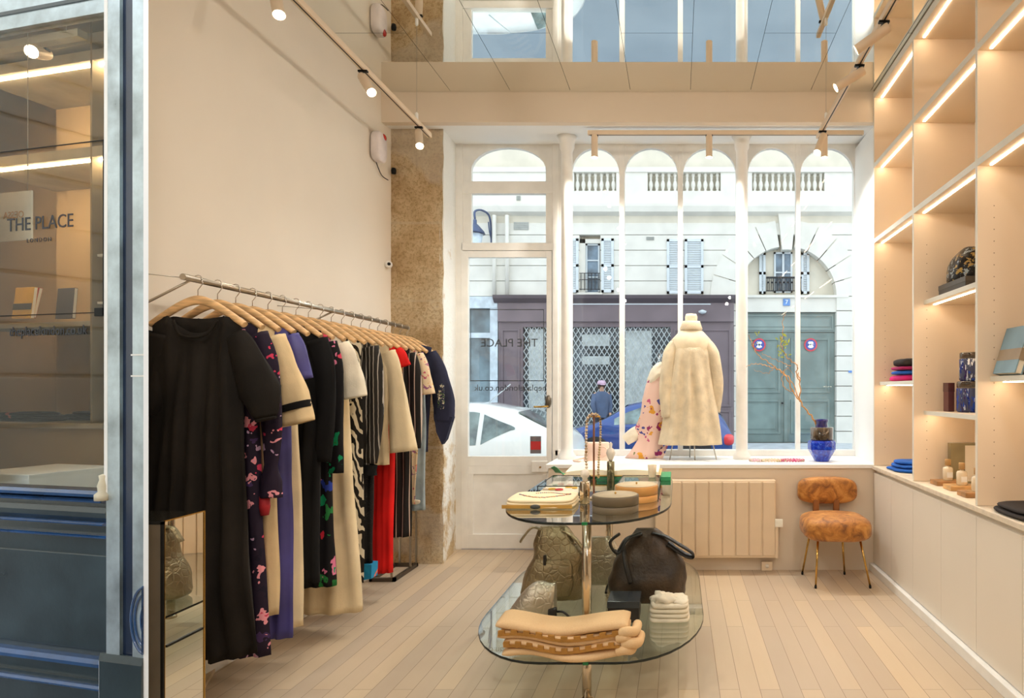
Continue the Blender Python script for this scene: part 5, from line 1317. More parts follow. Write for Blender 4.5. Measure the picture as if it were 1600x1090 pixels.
for k, (a, b, x0, x1, sd) in enumerate(LAY):
    bm = B(); fold_strip(bm, -.13 + .006 * k, .07, a + .012, b + .012, x0, x1, sd); mesh('folded_layer', bm, m_knit, t)
for zc, sd, x0, x1, off in ((.067, .6, -.305, .215, -.126), (.118, .3, -.33, .235, -.120)):
    bm = B(); n = 40
    for i in range(n):
        for sgn in (0, 1):
            pass
        u0, u1 = i / n, (i + 1) / n
        f = lambda u: zc + .010 * math.sin(u * 7 + sd) - .012 * (1 - abs(2 * u - 1))
        g = lambda u: off - .0075 + .008 * math.sin(u * 9 + sd * 2)
        xx0, xx1 = x0 + (x1 - x0) * u0, x0 + (x1 - x0) * u1
        hs = .005; up = .014 if (i // 2) % 2 == 0 else 0
        P = [(xx0, g(u0), f(u0) - hs), (xx1, g(u1), f(u1) - hs), (xx1, g(u1) , f(u1) + hs + up), (xx0, g(u0), f(u0) + hs + up)]
        A = [bm.verts.new(p) for p in P]; Bq = [bm.verts.new((p[0], p[1] + .012, p[2])) for p in P]
        for q in range(4): bm.faces.new((A[q], A[(q + 1) % 4], Bq[(q + 1) % 4], Bq[q]))
        bm.faces.new(A[::-1]); bm.faces.new(Bq)
    mesh('checked_border', bm, m_knitb, t)
bm = B()
for (x, z, r) in ((.235, .05, .021), (.262, .082, .024), (.235, .105, .018), (.25, .132, .022)):
    tube(bm, catmull([(x - .03, -.12, z), (x + .005, -.135, z + .012), (x + .03, -.10, z), (x + .035, .0, z - .005)], 5), r, 12)
mesh('rolled_sleeve', bm, m_knit, t)
# silver quilted pouch
def foil(name, col, rough=.28, sc=26):
    t = NT(name); v = t.coord('Object'); vo = t.n('ShaderNodeTexVoronoi', feature='DISTANCE_TO_EDGE'); vo.inputs['Scale'].default_value = sc; t.l(v, vo.inputs['Vector'])
    n = t.noise(v, 24, 6, .7, .6); t.b.inputs['Base Color'].default_value = lin(col); t.b.inputs['Metallic'].default_value = .75; t.b.inputs['Roughness'].default_value = rough
    m = t.math('ADD', t.math('MINIMUM', vo.outputs['Distance'], .12), t.math('MULTIPLY', n.outputs['Fac'], .30)); t.bump(m, .75, .022); return t.m
m_silver = foil('crinkled_silver_leather', (202, 192, 172)); m_bronze = foil('quilted_bronze_leather', (160, 144, 112), .3, 24)
m_brownl = mat('dark_brown_leather', (64, 50, 36), .45, var=.3, vs=7, bs=60, bstr=.3)
m_dleather = mat('black_leather', (30, 27, 24), .4, var=.2, vs=8, bs=80, bstr=.2)
t = thing('pouch', 'crinkled silver leather pouch behind the folded cardigan on the lower shelf', 'pouch', (X(832, 3.35), 3.35, z2))
bm = B(); rings = []
for i in range(15):
    u = i / 14; x = -.13 + .25 * u; h = .05 + .165 * math.sin(min(1, u * 1.15) * PI * .62); w = .045 + .04 * math.sin(u * PI)
    rings.append([(x, w * math.cos(a), max(.0, h * .5 + h * .5 * math.copysign(abs(math.sin(a)) ** .8, math.sin(a)))) for a in [2 * PI * k / 18 for k in range(18)]])
loft(bm, rings); mesh('body', bm, m_silver, t)
bm = B(); tube(bm, [(.02, -.075, .02), (.02, -.07, .12), (.02, 0, .165)], .006, 8, flat=.5); mesh('zip_strip', bm, m_chrome, t)
bm = B(); tube(bm, catmull([(.12, -.02, .06), (.17, -.05, .07), (.215, -.06, .035)], 5), .006, 8); box(bm, .09, .135, -.06, -.02, .0, .09, .012); mesh('strap', bm, m_dleather, t)
# bronze quilted backpack
def bag_body(bm, prof, thick, jit=.0, seed=0, n=20):
    """prof: list of (z, x0, x1, t) sections"""
    rings = []
    for z, x0, x1, th in prof:
        cx, hx = (x0 + x1) / 2, (x1 - x0) / 2
        rings.append([(cx + hx * math.copysign(abs(math.cos(a)) ** .7, math.cos(a)) * (1 + jit * mnoise.noise(Vector((math.cos(a) * 2, z * 14, seed)))), th * math.copysign(abs(math.sin(a)) ** .7, math.sin(a)) * (1 + jit * 2 * mnoise.noise(Vector((math.cos(a) * 4, z * 12, seed + 5)))), z) for a in [2 * PI * k / n for k in range(n)]])
    loft(bm, rings)
yb = 3.75
t = thing('backpack', 'crinkled bronze metallic quilted backpack standing on the left of the lower shelf', 'backpack', (X(868, yb), yb, z2))
def sub(prof, k=4):
    P = catmull([Vector((a, b, c)) for a, b, c, d in prof], k); Q = catmull([Vector((d, 0, 0)) for a, b, c, d in prof], k)
    return [(p.x, p.y, p.z, q.x) for p, q in zip(P, Q)]
bm = B(); bag_body(bm, sub([(0, -.16, .17, .06), (.02, -.19, .18, .10), (.12, -.185, .185, .12), (.24, -.13, .18, .11), (.34, -.12, .12, .08), (.40, -.10, .08, .05), (.42, -.08, .06, .02)]), 1, .10, 1, 28); mesh('body', bm, m_bronze, t, smooth=True)
bm = B(); bag_body(bm, sub([(.04, -.12, .10, .02), (.10, -.14, .12, .035), (.2, -.12, .12, .03), (.25, -.10, .10, .01)]), 1, .1, 4); bm.transform(Matrix.Translation((0, -.11, 0))); mesh('front_pocket', bm, m_bronze, t)
bm = B(); box(bm, -.045, -.028, -.135, -.115, .20, .28, .005); mesh('zip_pull', bm, m_dleather, t)
bm = B(); tube(bm, catmull([(-.08, -.02, .40), (-.13, -.03, .415), (-.18, -.04, .36), (-.195, -.04, .335)], 5), .02, 8, flat=.35); mesh('shoulder_strap', bm, m_bronze, t)
bm = B(); tube(bm, catmull([(.05, -.04, .40), (.12, -.05, .36), (.17, -.06, .30), (.20, -.05, .25)], 5), .02, 8, flat=.35); mesh('shoulder_strap', bm, m_bronze, t)
# silver grey bag behind the pole
yb = 4.03
t = thing('handbag', 'small grey metallic bag with black strap standing behind the front pole', 'handbag', (X(938, yb), yb, z2))
bm = B(); bag_body(bm, sub([(.14, -.08, .10, .05), (.17, -.12, .13, .07), (.30, -.12, .14, .07), (.40, -.08, .09, .04), (.43, -.05, .06, .02)]), 1, .12, 8); bm.transform(Matrix.Translation((0, 0, -.14))); mesh('body', bm, m_silver, t)
bm = B(); tube(bm, catmull([(.10, -.05, .22), (.13, -.12, .12), (.07, -.16, .04), (.06, -.22, .006)], 6), .008, 8); mesh('strap', bm, m_dleather, t)
# big brown leather bag
yb = 3.72
t = thing('handbag', 'large slouchy dark brown leather bag on the right of the lower shelf', 'handbag', (X(1008, yb), yb, z2))
bm = B(); bag_body(bm, sub([(0, -.16, .17, .08), (.02, -.20, .215, .12), (.10, -.21, .24, .14), (.20, -.19, .235, .125), (.30, -.13, .18, .08), (.37, -.08, .12, .05), (.41, -.05, .07, .02)]), 1, .10, 3, 28); mesh('body', bm, m_brownl, t, smooth=True)
bm = B(); tube(bm, catmull([(.04, -.03, .39), (.12, -.05, .375), (.20, -.06, .33), (.27, -.06, .285), (.275, -.05, .26), (.23, -.05, .27), (.13, -.05, .335)], 5), .022, 8, flat=.35); mesh('handle', bm, m_dleather, t)
bm = B(); tube(bm, catmull([(-.02, -.05, .39), (-.10, -.10, .37), (-.15, -.13, .30), (-.19, -.13, .36), (-.14, -.1, .40)], 5), .022, 8, flat=.4); mesh('handle', bm, m_dleather, t)
bm = B(); tube(bm, catmull([(-.12, -.10, .34), (-.10, -.15, .24), (-.07, -.17, .14)], 5), .014, 8, flat=.4); mesh('side_strap', bm, m_dleather, t)
# black box
yb = 3.42
t = thing('gift_box', 'flat-lidded black box standing in front of the brown bag', 'box', (X(976, yb), yb, z2))
bm = B(); box(bm, -.082, .082, -.08, .09, 0, .10, .003); mesh('base', bm, mat('brown_black_card', (38, 31, 26), .5), t)
bm = B(); box(bm, -.085, .085, -.083, .093, .075, .112, .003); mesh('lid', bm, mat('blue_black_card', (56, 60, 64), .25), t)
# cream folded stack
yb = 3.42
t = thing('folded_knitwear', 'stack of folded cream linen with rumpled top at the right end of the lower shelf', 'clothes', (X(1046, yb), yb, z2))
for k, (h, w, sd) in enumerate(((.012, .108, 1), (.036, .105, 2), (.060, .104, 3), (.084, .10, 4))):
    bm = B(); blob(bm, .0, 0, h + .002, w, .10, .013, 5, 32, 8, jit=.05, seed=sd); mesh('folded_layer', bm, m_ecru, t)
bm = B(); blob(bm, -.03, -.01, .105, .065, .07, .026, 2.4, 26, 12, jit=.5, seed=9); blob(bm, .05, .0, .10, .05, .08, .012, 2.6, 26, 10, jit=.4, seed=4); mesh('rumpled_top', bm, m_ecru, t)
# ================================================================ built-in shelving on the right
YB = [DF, 4.42, 3.48, 2.55]; XFc = XR; XBk = 2.04; ZC = .85
m_unit = wallpaint('shelving_lacquer', (236, 216, 190), .5); m_edge = mat('shelf_edge_paint', (226, 222, 208), .45, var=.01)
m_strip = emat('led_strip_glow', (255, 230, 196), 24)
t = thing('shelving_unit', 'floor-to-ceiling built-in shelving with warm light strips along the right wall', 'shelving', (1.83, 4.0, ZC + .02))
def up(name, bm, m, par=t):
    bm.transform(Matrix.Translation((-1.83, -4.0, -ZC - .02))); return mesh(name, bm, m, par)
Zt = CEI - .03
bm = B(); box(bm, XBk, XBk + .015, YB[3] - .9, YB[0], ZC + .02, Zt); up('back_panel', bm, m_unit)
for y in YB + [1.65]:
    y0 = y - .012 if y < DF else DF - .024
    bm = B(); box(bm, XFc + .002, XBk, y0, y0 + .024, ZC + .02, Zt); u = up('upright', bm, m_unit)
    bm = B(); box(bm, XFc, XFc + .002, y0, y0 + .024, ZC + .02, Zt); up('edge_strip', bm, m_edge, u)
    bm = B()
    for k in range(26):
        z = 1.05 + k * .064
        if z < 2.3:
            lathe(bm, [(.0035, 0), (.0035, .001), (.0001, .001)], 0, 0, 0, 8); vs = bm.verts[-24:] if False else None
    bm.free()
    bm = B()
    for k in range(24): z = 1.02 + k * .064; box(bm, XFc + .088, XFc + .093, y0 - .0008, y0, z, z + .005)
    up('pin_holes', bm, mat('pin_hole_shadow', (130, 104, 80), .8) if 'pin_hole_shadow' not in bpy.data.materials else bpy.data.materials['pin_hole_shadow'], u)
def shelf(ya, yb, z, inset=0.0, th=.028, led=True):
    bm = B(); box(bm, XFc + inset + .004, XBk, ya + .012, yb - .012 if yb < DF else yb - .024, z - th, z); s = up('shelf', bm, m_unit)
    bm = B(); box(bm, XFc + inset, XFc + inset + .004, ya + .012, yb - .012 if yb < DF else yb - .024, z - th, z + .0005); up('edge_strip', bm, m_edge, s)
    if led:
        bm = B(); box(bm, XFc + inset + .055, XFc + inset + .067, ya + .03, yb - .04, z - th - .005, z - th); up('led_strip', bm, m_strip, s)
Zb, Za = 3.37, 2.745
for k in range(4):
    yb_, ya_ = (YB + [1.65])[k], (YB + [1.65])[k + 1]
    shelf(ya_, yb_, Zt, 0, .05); shelf(ya_, yb_, Zb, 0, .036); shelf(ya_, yb_, Za, 0, .036)
shelf(YB[1], YB[0], 1.562, .045); shelf(YB[2], YB[1], 2.11, .07); shelf(YB[2], YB[1], 1.352, .07, .026); shelf(YB[3], YB[2], 1.570, .07); shelf(1.65, YB[3], 1.9, .07)
# counter and base cabinets
bm = B(); box(bm, XFc - .012, XBk + .02, 1.65, DF, ZC - .012, ZC + .018, .003)
tag(mesh('worktop', bm, mat('pale_stone_counter', (226, 212, 190), .45, var=.03, vs=20)), 'long pale worktop between the shelving and the base cabinets', 'worktop')
for k, (ya, yb_) in enumerate(((4.42, DF), (3.48, 4.42), (2.55, 3.48), (1.65, 2.55))):
    lb = ['handleless cream base cabinet beside the tan chair, farthest of the row', 'handleless cream base cabinet, second from the window wall', 'handleless cream base cabinet, third from the window wall', 'handleless cream base cabinet nearest the viewer'][k]
    c = thing('base_cabinet', lb, 'cabinet', (1.83, (ya + yb_) / 2, 0), 0, 'base cabinets under the shelving')
    bm = B(); box(bm, XFc + .02, XBk, ya + .001, yb_ - .001, .0, ZC - .013); wpart('carcass', bm, m_cab, c)
    m_ = (ya + yb_) / 2
    for a, b in ((ya, m_), (m_, yb_)):
        bm = B(); box(bm, XFc, XFc + .019, a + .0015, b - .0015, .065, ZC - .04, .001); wpart('door', bm, m_cab, c)
# ---- goods on the shelves
def stack(name, label, cat, x, y, z, layers, w, dpt):
    t = thing(name, label, cat, (x, y, z)); zz = 0
    for k, (m, h) in enumerate(layers):
        bm = B(); blob(bm, .008 * (k % 2), 0, zz + h / 2, w * (1 - .04 * k), dpt, h / 2 + .002, 4, 28, 8, jit=.12, seed=k * 3); mesh('folded_layer', bm, m, t); zz += h
    return t
m_mag = mat('magenta_knit', (200, 28, 110), .9, var=.1, bs=120, bstr=.2); m_cob = mat('cobalt_knit', (26, 92, 180), .9, var=.1, bs=120, bstr=.2); m_char = mat('charcoal_knit', (50, 44, 42), .95, var=.1, bs=120, bstr=.3); m_berry = mat('berry_knit', (160, 30, 90), .9, var=.1)
for i, (m, h, lb) in enumerate(((m_mag, .05, 'bright pink folded sweater at the bottom of the shelf stack'), (m_cob, .032, 'cobalt blue folded sweater in the middle of the shelf stack'), (m_berry, .03, 'berry red folded sweater under the charcoal one'), (m_char, .06, 'charcoal folded knit on top of the shelf stack'))):
    z = 1.5625 + [0, .052, .086, .118][i]
    t = thing('folded_sweater', lb, 'sweater', (1.85, 5.06 - .01 * i, z), 0, 'folded sweaters on the far shelf')
    bm = B(); blob(bm, -.01 * i, 0, h / 2, .15 - .012 * i, .17 - .01 * i, h / 2 + .001, 3.6, 30, 10, jit=.14, seed=i * 5, flatz=-h / 2); mesh('cloth', bm, m, t)
for i in range(3):
    t = thing('folded_garment', ['cobalt blue folded shirt at the bottom of the counter pile', 'cobalt blue folded shirt in the middle of the counter pile', 'cobalt blue folded shirt on top of the counter pile'][i], 'shirt', (1.80 + .01 * i, 4.96, ZC + .0185 + .026 * i))
    bm = B(); blob(bm, 0, .02 * i, .013, .15 - .014 * i, .17 - .02 * i, .013, 3.4, 30, 8, jit=.16, seed=i * 7 + 2, flatz=-.013); mesh('cloth', bm, m_cob, t)
# embellished black bag on dark box
t = thing('presentation_box', 'flat dark grey box under the embellished black bag on the high shelf', 'box', (1.87, 4.08, 2.1105))
bm = B(); box(bm, -.13, .13, -.2, .2, 0, .075, .004); mesh('base', bm, mat('charcoal_box', (70, 64, 56), .5), t)
bm = B(); box(bm, -.132, .132, -.202, .202, .045, .078, .003); mesh('lid', bm, mat('charcoal_lid', (80, 74, 66), .4), t)
t = thing('evening_bag', 'small black evening bag with gold and stone ornament on the high shelf box', 'bag', (1.87, 4.12, 2.19))
bm = B(); bag_body(bm, sub([(0, -.10, .10, .12), (.02, -.12, .12, .14), (.12, -.11, .11, .13), (.19, -.06, .08, .09), (.22, -.03, .04, .04)]), 1, .12, 2); mesh('body', bm, floral('jet_and_gold', (34, 30, 28), [(60, 54, 50), (170, 140, 80), (150, 160, 165), (20, 18, 18)], 26, .3, size=.5, rough=.3), t)
bm = B(); tube(bm, catmull([(-.02, .10, .14), (-.03, .20, .15), (-.03, .235, .07), (-.03, .20, .012)], 6), .016, 10, flat=.5); mesh('handle', bm, m_dleather, t)
# jars
m_jar = floral('blue_painted_glass', (70, 74, 100), [(30, 70, 170), (190, 200, 214), (60, 40, 90), (20, 40, 120), (230, 232, 236)], 30, .1, size=.5, rough=.2, stretch=(1.6, 1.6, .35))
m_amber = mat('smoked_amber_glass', (70, 54, 38), .1, var=.3, coat=1)
def jar(label, x, y, z, r, h, body):
    t = thing('lidded_jar', label, 'jar', (x, y, z))
    bm = B(); lathe(bm, [(r * .9, 0), (r, .01), (r, h * .76), (r * .94, h * .78)], 0, 0, 0, 26); mesh('body', bm, body, t)
    bm = B(); lathe(bm, [(r * .98, h * .79), (r * .98, h * .97), (r * .9, h), (.001, h)], 0, 0, 0, 26); mesh('lid', bm, m_amber, t)
jar('blue and violet marbled jar with amber lid, lower of two stacked', 1.885, 4.13, 1.3525, .085, .20, m_jar)
jar('blue and white marbled jar with amber lid stacked on top of another', 1.885, 4.13, 1.553, .068, .185, m_jar)
t = thing('small_box', 'small burgundy box leaning behind the stacked jars', 'box', (1.80, 4.26, 1.3535 + .19))
bm = B(); box(bm, -.02, .02, -.04, .04, -.19, -.02, .003); mesh('base', bm, mat('burgundy_card', (96, 50, 46), .5), t)
bm = B(); box(bm, -.022, .022, -.042, .042, -.06, -.0, .003); mesh('lid', bm, mat('burgundy_lid', (80, 40, 36), .4), t)
# perfume bottles on wooden blocks
m_block = mat('walnut_block', (170, 124, 78), .5, var=.15, vs=12)
m_clear = mat('frosted_bottle', (230, 212, 180), .15, coat=1)
m_cap = mat('oak_cap', (190, 148, 92), .5, var=.1)
for i, (y, x, lb) in enumerate(((4.24, 1.775, 'farthest of the three perfume bottles on the counter blocks'), (4.03, 1.775, 'middle one of the three perfume bottles on the counter blocks'), (3.78, 1.755, 'nearest of the three perfume bottles on the counter blocks'))):
    tb = thing('wooden_block', ['walnut display block under the farthest perfume bottle', 'light wooden display block under the middle perfume bottle', 'walnut display block under the nearest perfume bottle'][i], 'block', (x, y, ZC + .0185))
    bm = B(); box(bm, -.085, .085, -.06, .06, 0, .03, .004); mesh('slab', bm, m_block if i != 1 else mat('pale_oak_block', (204, 158, 100), .5, var=.1, vs=12), tb)
    bm = B(); box(bm, -.045, .045, -.03, .03, .0302, .031); mesh('inlay', bm, m_cap, tb)
    t = thing('perfume_bottle', lb, 'bottle', (x + .01, y, ZC + .0185 + .0312), 0, 'perfume bottles on the counter')
    bm = B(); lathe(bm, [(.030, 0), (.033, .004), (.033, .075), (.028, .085), (.012, .09), (.012, .098)], 0, 0, 0, 20); mesh('body', bm, m_clear, t)
    bm = B(); lathe(bm, [(.019, .098), (.019, .135), (.017, .138), (.001, .138)], 0, 0, 0, 18); mesh('cap', bm, m_cap, t)
    bm = B(); box(bm, -.018, .018, -.0345, -.0325, .02, .055); mesh('paper_label', bm, m_trimw, t)
t = thing('standing_mirror', 'framed upright mirror block behind the perfume bottles', 'mirror', (1.93, 4.30, ZC + .0185))
bm = B(); box(bm, -.10, .10, .0, .05, 0, .27, .003); mesh('frame', bm, mat('olive_brass', (150, 140, 108), .35, .5), t)
bm = B(); box(bm, -.005, .085, -.002, .0, .015, .255); mesh('mirror_face', bm, m_mirror, t)
# leaning books
for i, (x, c1, c2, lb) in enumerate(((1.79, (124, 152, 164), (150, 130, 104), 'blue-grey book with a brown band leaning at the front of the near shelf'), (1.86, (190, 176, 152), (96, 80, 66), 'cream-edged book leaning behind the blue-grey one'))):
    t = thing('book', lb, 'book', (x - .12, 3.28 - .02 * i, 1.5835)); M_ = Matrix.Rotation(-.30 , 4, 'Y').inverted() if False else Matrix.Rotation(.30, 4, 'Y')
    def bk(b): b.transform(M_)
    bm = B(); box(bm, 0, .006, -.1, .12, .0, .25, .001); box(bm, .034, .04, -.1, .12, 0, .25, .001); box(bm, 0, .04, .114, .12, 0, .25, .001); bk(bm); mesh('cover', bm, mat('book_cover_%d' % i, c1, .5), t)
    bm = B(); box(bm, .006, .034, -.096, .114, .004, .246); bk(bm); mesh('pages', bm, m_ecru, t)
    bm = B(); box(bm, -.001, .0, -.1005, .12, .07, .13); box(bm, -.001, .04, -.1015, -.1, .07, .13); bk(bm); mesh('band', bm, mat('book_band_%d' % i, c2, .5), t)
for i in range(2):
    t = thing('folded_garment', ['black folded garment underneath on the near counter', 'black folded garment on top on the near counter'][i], 'clothes', (1.825, 3.2, ZC + .0185 + .024 * i))
    bm = B(); blob(bm, 0, 0, .012, .20 - .015 * i, .20 - .01 * i, .012, 4, 30, 8, jit=.1, seed=i * 3 + 1, flatz=-.012); mesh('cloth', bm, m_char, t)
# ================================================================ chair
def velvet():
    t = NT('tan_velvet'); v = t.coord('Object'); n = t.noise(v, 11, 6, .65, .8); n2 = t.noise(v, 90, 3)
    c = t.ramp(n.outputs['Fac'], [(.34, (118, 70, 22)), (.5, (176, 112, 40)), (.66, (206, 146, 70))]); t.l(c, t.b.inputs['Base Color'])
    t.b.inputs['Roughness'].default_value = .55; t.b.inputs['Sheen Weight'].default_value = .15; t.bump(n2.outputs['Fac'], .25, .004); return t.m
m_velvet = velvet()
cy = 4.92
t = thing('side_chair', 'tan velvet side chair with plump back cushion and thin brass legs, in the corner', 'chair', (X(1308, cy), cy + .105, 0), .0)
bm = B(); blob(bm, 0, -.03, .435, .262, .235, .098, 3.4, 40, 18, jit=.03, seed=2); mesh('seat', bm, m_velvet, t)
bm = B(); blob(bm, .0, .21, .68, .245, .062, .108, 3.4, 40, 18, jit=.03, seed=5); bm.transform(Matrix.Rotation(-.03, 4, 'X')); mesh('backrest', bm, m_velvet, t)
for x in (-.10, .065):
    bm = B(); box(bm, x - .025, x + .025, .17, .21, .47, .61, .012); mesh('back_bracket', bm, mat('brown_velvet', (134, 84, 40), .6) if x < 0 else bpy.data.materials['brown_velvet'], t)
for (xa, ya, xb_, yb_) in ((-.155, -.14, -.185, -.20), (.165, -.14, .225, -.20), (-.165, .10, -.215, .16), (.09, .10, .125, .16)):
    bm = B(); tube(bm, [(xa, ya, .36), (xb_, yb_, .02)], [.009, .0075], 12); l = mesh('leg', bm, m_brass, t)
    bm = B(); tube(bm, [(xb_, yb_, .022), (xb_ * 1.004, yb_ * 1.004, 0.001)], .0095, 12); mesh('foot', bm, m_blackm, l)
# ================================================================ window display on the sill
zs = .8785
m_coat = mat('cream_boiled_wool', (224, 208, 178), .95, var=.05, vs=10, bs=90, bstr=.35, spec=.1)
dc = 5.68; cxx = X(1080, dc)
t = thing('mannequin', 'headless cream bust form on thin metal legs, wearing the cream coat in the window', 'mannequin', (cxx, dc, zs))
bm = B(); lathe(bm, [(.13, .25), (.16, .4), (.14, .62), (.12, .78), (.16, .98), (.175, 1.06), (.11, 1.13), (.06, 1.17), (.052, 1.20), (.055, 1.265), (.045, 1.29), (.001, 1.295)], 0, 0, 0, 28, 1, .62); mesh('torso', bm, mat('linen_bust', (238, 222, 190), .8, bs=120, bstr=.1), t)
for (x, y) in ((-.19, -.10), (.03, -.13), (.22, -.08), (-.01, .12)):
    bm = B(); tube(bm, [(x * .7, y * .5, .30), (x, y, .006)], .0055, 8); mesh('stand_leg', bm, m_steel, t)
bm = B(); box(bm, -.22, .25, -.15, .13, 0, .006, .002); mesh('stand_base', bm, mat('white_base_plate', (238, 240, 244), .3), t)
t = thing('coat', 'long cream boiled-wool coat on the bust form, seen from the back', 'coat', (cxx, dc, zs))
bm = B(); garment(bm, .175, .285, 1.045, .135, .10, .15, neck=.062, drop=.01, slope=.62, rip=.018, nr=4, seed=3, nv=44, nu=34, back=0)
for v in bm.verts: v.co.x += -.02 * max(0, (.9 - v.co.z)) - .0
mesh('body', bm, m_coat, t, mods=[('SOLIDIFY', dict(thickness=.006))])
for q, rr in (([(-.135, 0, 1.03), (-.182, 0, .93), (-.212, -.02, .75), (-.225, -.03, .58), (-.21, -.05, .38)], [.05, .068, .062, .058, .054]), ([(.135, 0, 1.03), (.184, 0, .93), (.218, 0, .78), (.232, .0, .62), (.21, .03, .42)], [.05, .066, .058, .052, .05])):
    bm = B(); sleeve(bm, q, rr, .95, rip=.03); mesh('sleeve', bm, m_coat, t, mods=[('SOLIDIFY', dict(thickness=.006))])
bm = B(); tube(bm, [(0, .135, .12), (0, .16, .4), (0, .14, .75)], .0035, 6, flat=.3); mesh('back_seam', bm, mat('wool_seam', (206, 188, 154), .95), t)
bm = B(); lathe(bm, [(.095, 1.145), (.10, 1.16), (.085, 1.20), (.078, 1.225), (.072, 1.225), (.08, 1.19), (.085, 1.15)], 0, 0, 0, 24, 1, .8, cap=False); mesh('collar', bm, m_coat, t)
# floral dress form leaning beside
m_fwin = floral('blush_floral_print', (236, 200, 184), [(150, 50, 100), (226, 160, 60), (80, 80, 150), (120, 130, 80), (196, 90, 130)], 13, .35, size=.42)
dq = 5.8
t = thing('dress', 'blush floral dress with pale feathered sleeve in the window, left of the cream coat', 'dress', (X(1010, dq), dq, zs))
def P_(px, py): return ((px - 1010) / S(dq), 0, Z(py, dq) - zs)
bm = B(); rings = []
for (pl, pr, py, th) in ((1022, 1052, 572, .05), (1010, 1054, 600, .07), (1004, 1050, 625, .08), (1000, 1044, 648, .08), (992, 1036, 670, .07), (996, 1034, 686, .06), (984, 1036, 706, .08), (978, 1030, 721, .09)):
    a = P_(pl, py); b = P_(pr, py); c = (a[0] + b[0]) / 2; h = (b[0] - a[0]) / 2
    rings.append([(c + h * math.cos(q) * (1 + .06 * math.sin(q * 5 + py)), th * math.sin(q) * (1 + .15 * math.sin(q * 4)), max(a[2], .002)) for q in [2 * PI * k / 26 for k in range(26)]])
loft(bm, rings[::-1]); mesh('body', bm, m_fwin, t)
bm = B(); sleeve(bm, [P_(1000, 672), P_(988, 680), P_(977, 688)], [.05, .06, .05], .7); mesh('cuff', bm, m_ecru, t)
bm = B(); sleeve(bm, [P_(1040, 575), P_(1028, 584), P_(1018, 600)], [.07, .075, .05], .8, rip=.12); mesh('feather_trim', bm, m_ecru, t)
bm = B(); prism(bm, [(P_(1034, 700)[0], P_(1034, 700)[2]), (P_(1046, 690)[0], P_(1046, 690)[2]), (P_(1036, 720)[0], .002), (P_(1012, 720)[0], .002)], -.05, .03, 'y'); mesh('skirt_flounce', bm, m_fwin, t)
# pink bag on the sill
t = thing('handbag', 'pale pink quilted handbag standing on the window sill at the left end', 'handbag', (X(934, 5.55), 5.55, zs))
m_pinkb = mat('pale_pink_leather', (240, 208, 188), .45, var=.03)
bm = B(); bag_body(bm, sub([(0, -.11, .11, .045), (.01, -.12, .12, .055), (.10, -.11, .11, .05), (.155, -.10, .10, .035), (.165, -.09, .09, .02)]), 1, .02); mesh('body', bm, m_pinkb, t)
bm = B(); tube(bm, [(.045 + .045 * math.cos(a), -.056, .085 + .045 * math.sin(a)) for a in [k * PI / 8 for k in range(17)]], .004, 6); mesh('ring_emboss', bm, m_pinkb, t)
bm = B(); tube(bm, catmull([(-.11, -.03, .03), (-.2, -.07, .012), (-.13, -.12, .010)], 5), .008, 8); mesh('strap', bm, m_pinkb, t)
# bead strands on the sill
for (xa, xb_, m, lb) in ((1172, 1190, (236, 190, 206), 'pale pink bead strand on the window sill, left of the others'), (1188, 1222, (240, 206, 176), 'peach bead strand on the window sill between the two pink ones'), (1216, 1256, (214, 40, 130), 'magenta bead strand on the window sill nearest the blue vase')):
    mm = floral('beads_%d' % xa, m, [m, (240, 220, 210), m, (150, 160, 90)], 60, .2, size=2, rough=.3)
    o = beads('bead_necklace', lb, [(X(xa, 5.5), 5.5, zs + .014), (X((xa + xb_) / 2, 5.5), 5.46, zs + .014), (X(xb_, 5.5), 5.5, zs + .014), (X((xa + xb_) / 2, 5.5), 5.55, zs + .014), (X(xa, 5.5) + .01, 5.51, zs + .014)], .013, mm, (0, 0, 0))
# vase with branches
dv = 5.55; t = thing('vase', 'faceted cobalt blue glass vase with a dark amber collar on the window sill', 'vase', (X(1284, dv), dv, zs))
m_cobalt = NT('cobalt_glass'); v = m_cobalt.coord('Object'); n_ = m_cobalt.noise(v, 26, 4, .6, 1.5)
m_cobalt.l(m_cobalt.ramp(n_.outputs['Fac'], [(.35, (10, 30, 150)), (.55, (24, 70, 214)), (.72, (90, 140, 240))]), m_cobalt.b.inputs['Base Color']); m_cobalt.b.inputs['Roughness'].default_value = .06; m_cobalt.b.inputs['Coat Weight'].default_value = 1; m_cobalt.b.inputs['Transmission Weight'].default_value = .25; m_cobalt = m_cobalt.m
bm = B(); lathe(bm, [(.001, 0), (.062, 0), (.066, .01), (.115, .095), (.122, .105), (.122, .165), (.112, .182)], 0, 0, 0, 12); mesh('bowl', bm, m_cobalt, t, smooth=False)
bm = B(); lathe(bm, [(.095, .183), (.097, .19), (.097, .292), (.08, .296)], 0, 0, 0, 28); mesh('collar', bm, m_amber, t)
bm = B(); lathe(bm, [(.055, .296), (.05, .33), (.058, .345), (.058, .362), (.048, .362), (.045, .30)], 0, 0, 0, 10, cap=False); mesh('neck', bm, mat('deep_blue_glass', (30, 24, 110), .08, coat=1), t)
t = thing('willow_branches', 'curly orange willow branches with green tips standing in the blue vase', 'branches', (X(1280, dv), dv, zs + .362))
m_tw = mat('willow_bark', (204, 150, 92), .7, var=.1, vs=20); m_tw2 = mat('dark_twig', (150, 110, 70), .7); m_gl = mat('fresh_leaf', (176, 190, 70), .6, var=.1)
def Q(px, py, dy=0): return ((px - 1280) / S(dv), dy, Z(py, dv) - (zs + .36))
STEM = Q(1250, 628); 
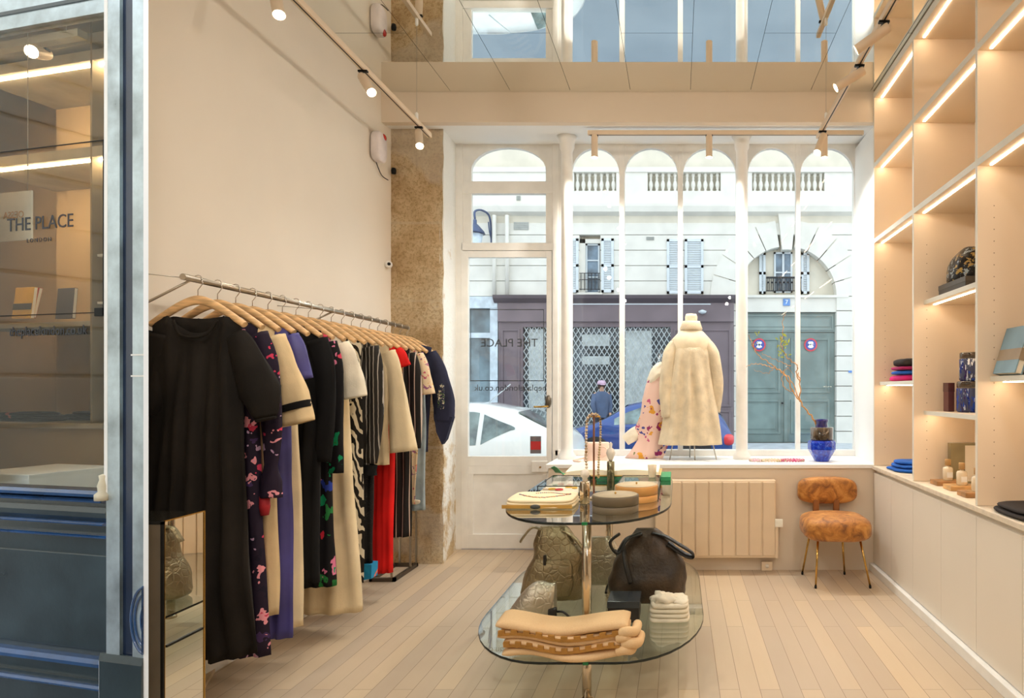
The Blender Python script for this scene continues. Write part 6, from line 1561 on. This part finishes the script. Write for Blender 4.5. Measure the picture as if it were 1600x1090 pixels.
for pts, r in (([Q(1281, 690), Q(1273, 659), Q(1262, 643), Q(1251, 628), Q(1250, 600), Q(1247, 582)], .009),
               ([Q(1251, 628), Q(1238, 610), Q(1229, 590), Q(1217, 578), Q(1203, 568), Q(1185, 555), Q(1176, 540), Q(1170, 522)], .006),
               ([Q(1251, 628, .03), Q(1240, 600, .03), Q(1226, 582, .04), Q(1210, 575, .05), Q(1195, 570, .06), Q(1180, 568, .05), Q(1168, 572, .05)], .005),
               ([Q(1249, 596, -.02), Q(1243, 583, -.03), Q(1245, 572, -.04), Q(1232, 562, -.04), Q(1222, 548, -.05), Q(1219, 535, -.05), Q(1222, 520, -.05), Q(1222, 500, -.04), Q(1226, 492, -.04)], .005),
               ([Q(1236, 572, .02), Q(1222, 566, .02), Q(1204, 558, .03), Q(1190, 552, .03)], .0035),
               ([Q(1238, 612, .0), Q(1225, 606, -.03), Q(1221, 590, -.03), Q(1230, 575, -.03), Q(1240, 590, -.02)], .0035),
               ([Q(1210, 575, .05), Q(1200, 583, .06), Q(1180, 578, .06)], .0025)):
    bm = B(); P = catmull(pts, 7); P = [p + Vector((.006 * math.sin(i * 1.3), .008 * math.cos(i * 1.1), .006 * math.sin(i * 1.9))) for i, p in enumerate(P)]
    tube(bm, P, r, 7, r2=r * .4); mesh('branch', bm, m_tw, t)
Rl = random.Random(9)
bm = B()
for k in range(26):
    p = Vector(Q(Rl.uniform(1214, 1232), Rl.uniform(525, 560), -.05)); a = Rl.uniform(0, 6.28); L_ = Rl.uniform(.025, .05); q = p + Vector((math.cos(a) * L_, Rl.uniform(-.01, .01), math.sin(a) * L_)); n = Vector((-(q - p).z, 0, (q - p).x)) * .16
    m = (p + q) / 2; vv = [bm.verts.new(c) for c in (p, m + n, q, m - n)]; bm.faces.new(vv)
for k in range(8):
    p = Vector(Q(Rl.uniform(1176, 1186), Rl.uniform(515, 560), 0)); q = p + Vector((Rl.uniform(-.02, .02), 0, Rl.uniform(.02, .04))); n = Vector((-(q - p).z, 0, (q - p).x)) * .16
    m = (p + q) / 2; vv = [bm.verts.new(c) for c in (p, m + n, q, m - n)]; bm.faces.new(vv)
o = mesh('leaves', bm, m_gl, t, mods=[('SOLIDIFY', dict(thickness=.0015))]); o['kind'] = 'stuff'
# small sensor above the recess
bm = B(); box(bm, X(1346, 5.9), X(1352, 5.9), 5.86, 5.9, Z(238, 5.9), Z(225, 5.9), .004)
tag(mesh('motion_sensor', bm, m_trimw), 'small white motion sensor high in the right corner of the window recess', 'sensor')
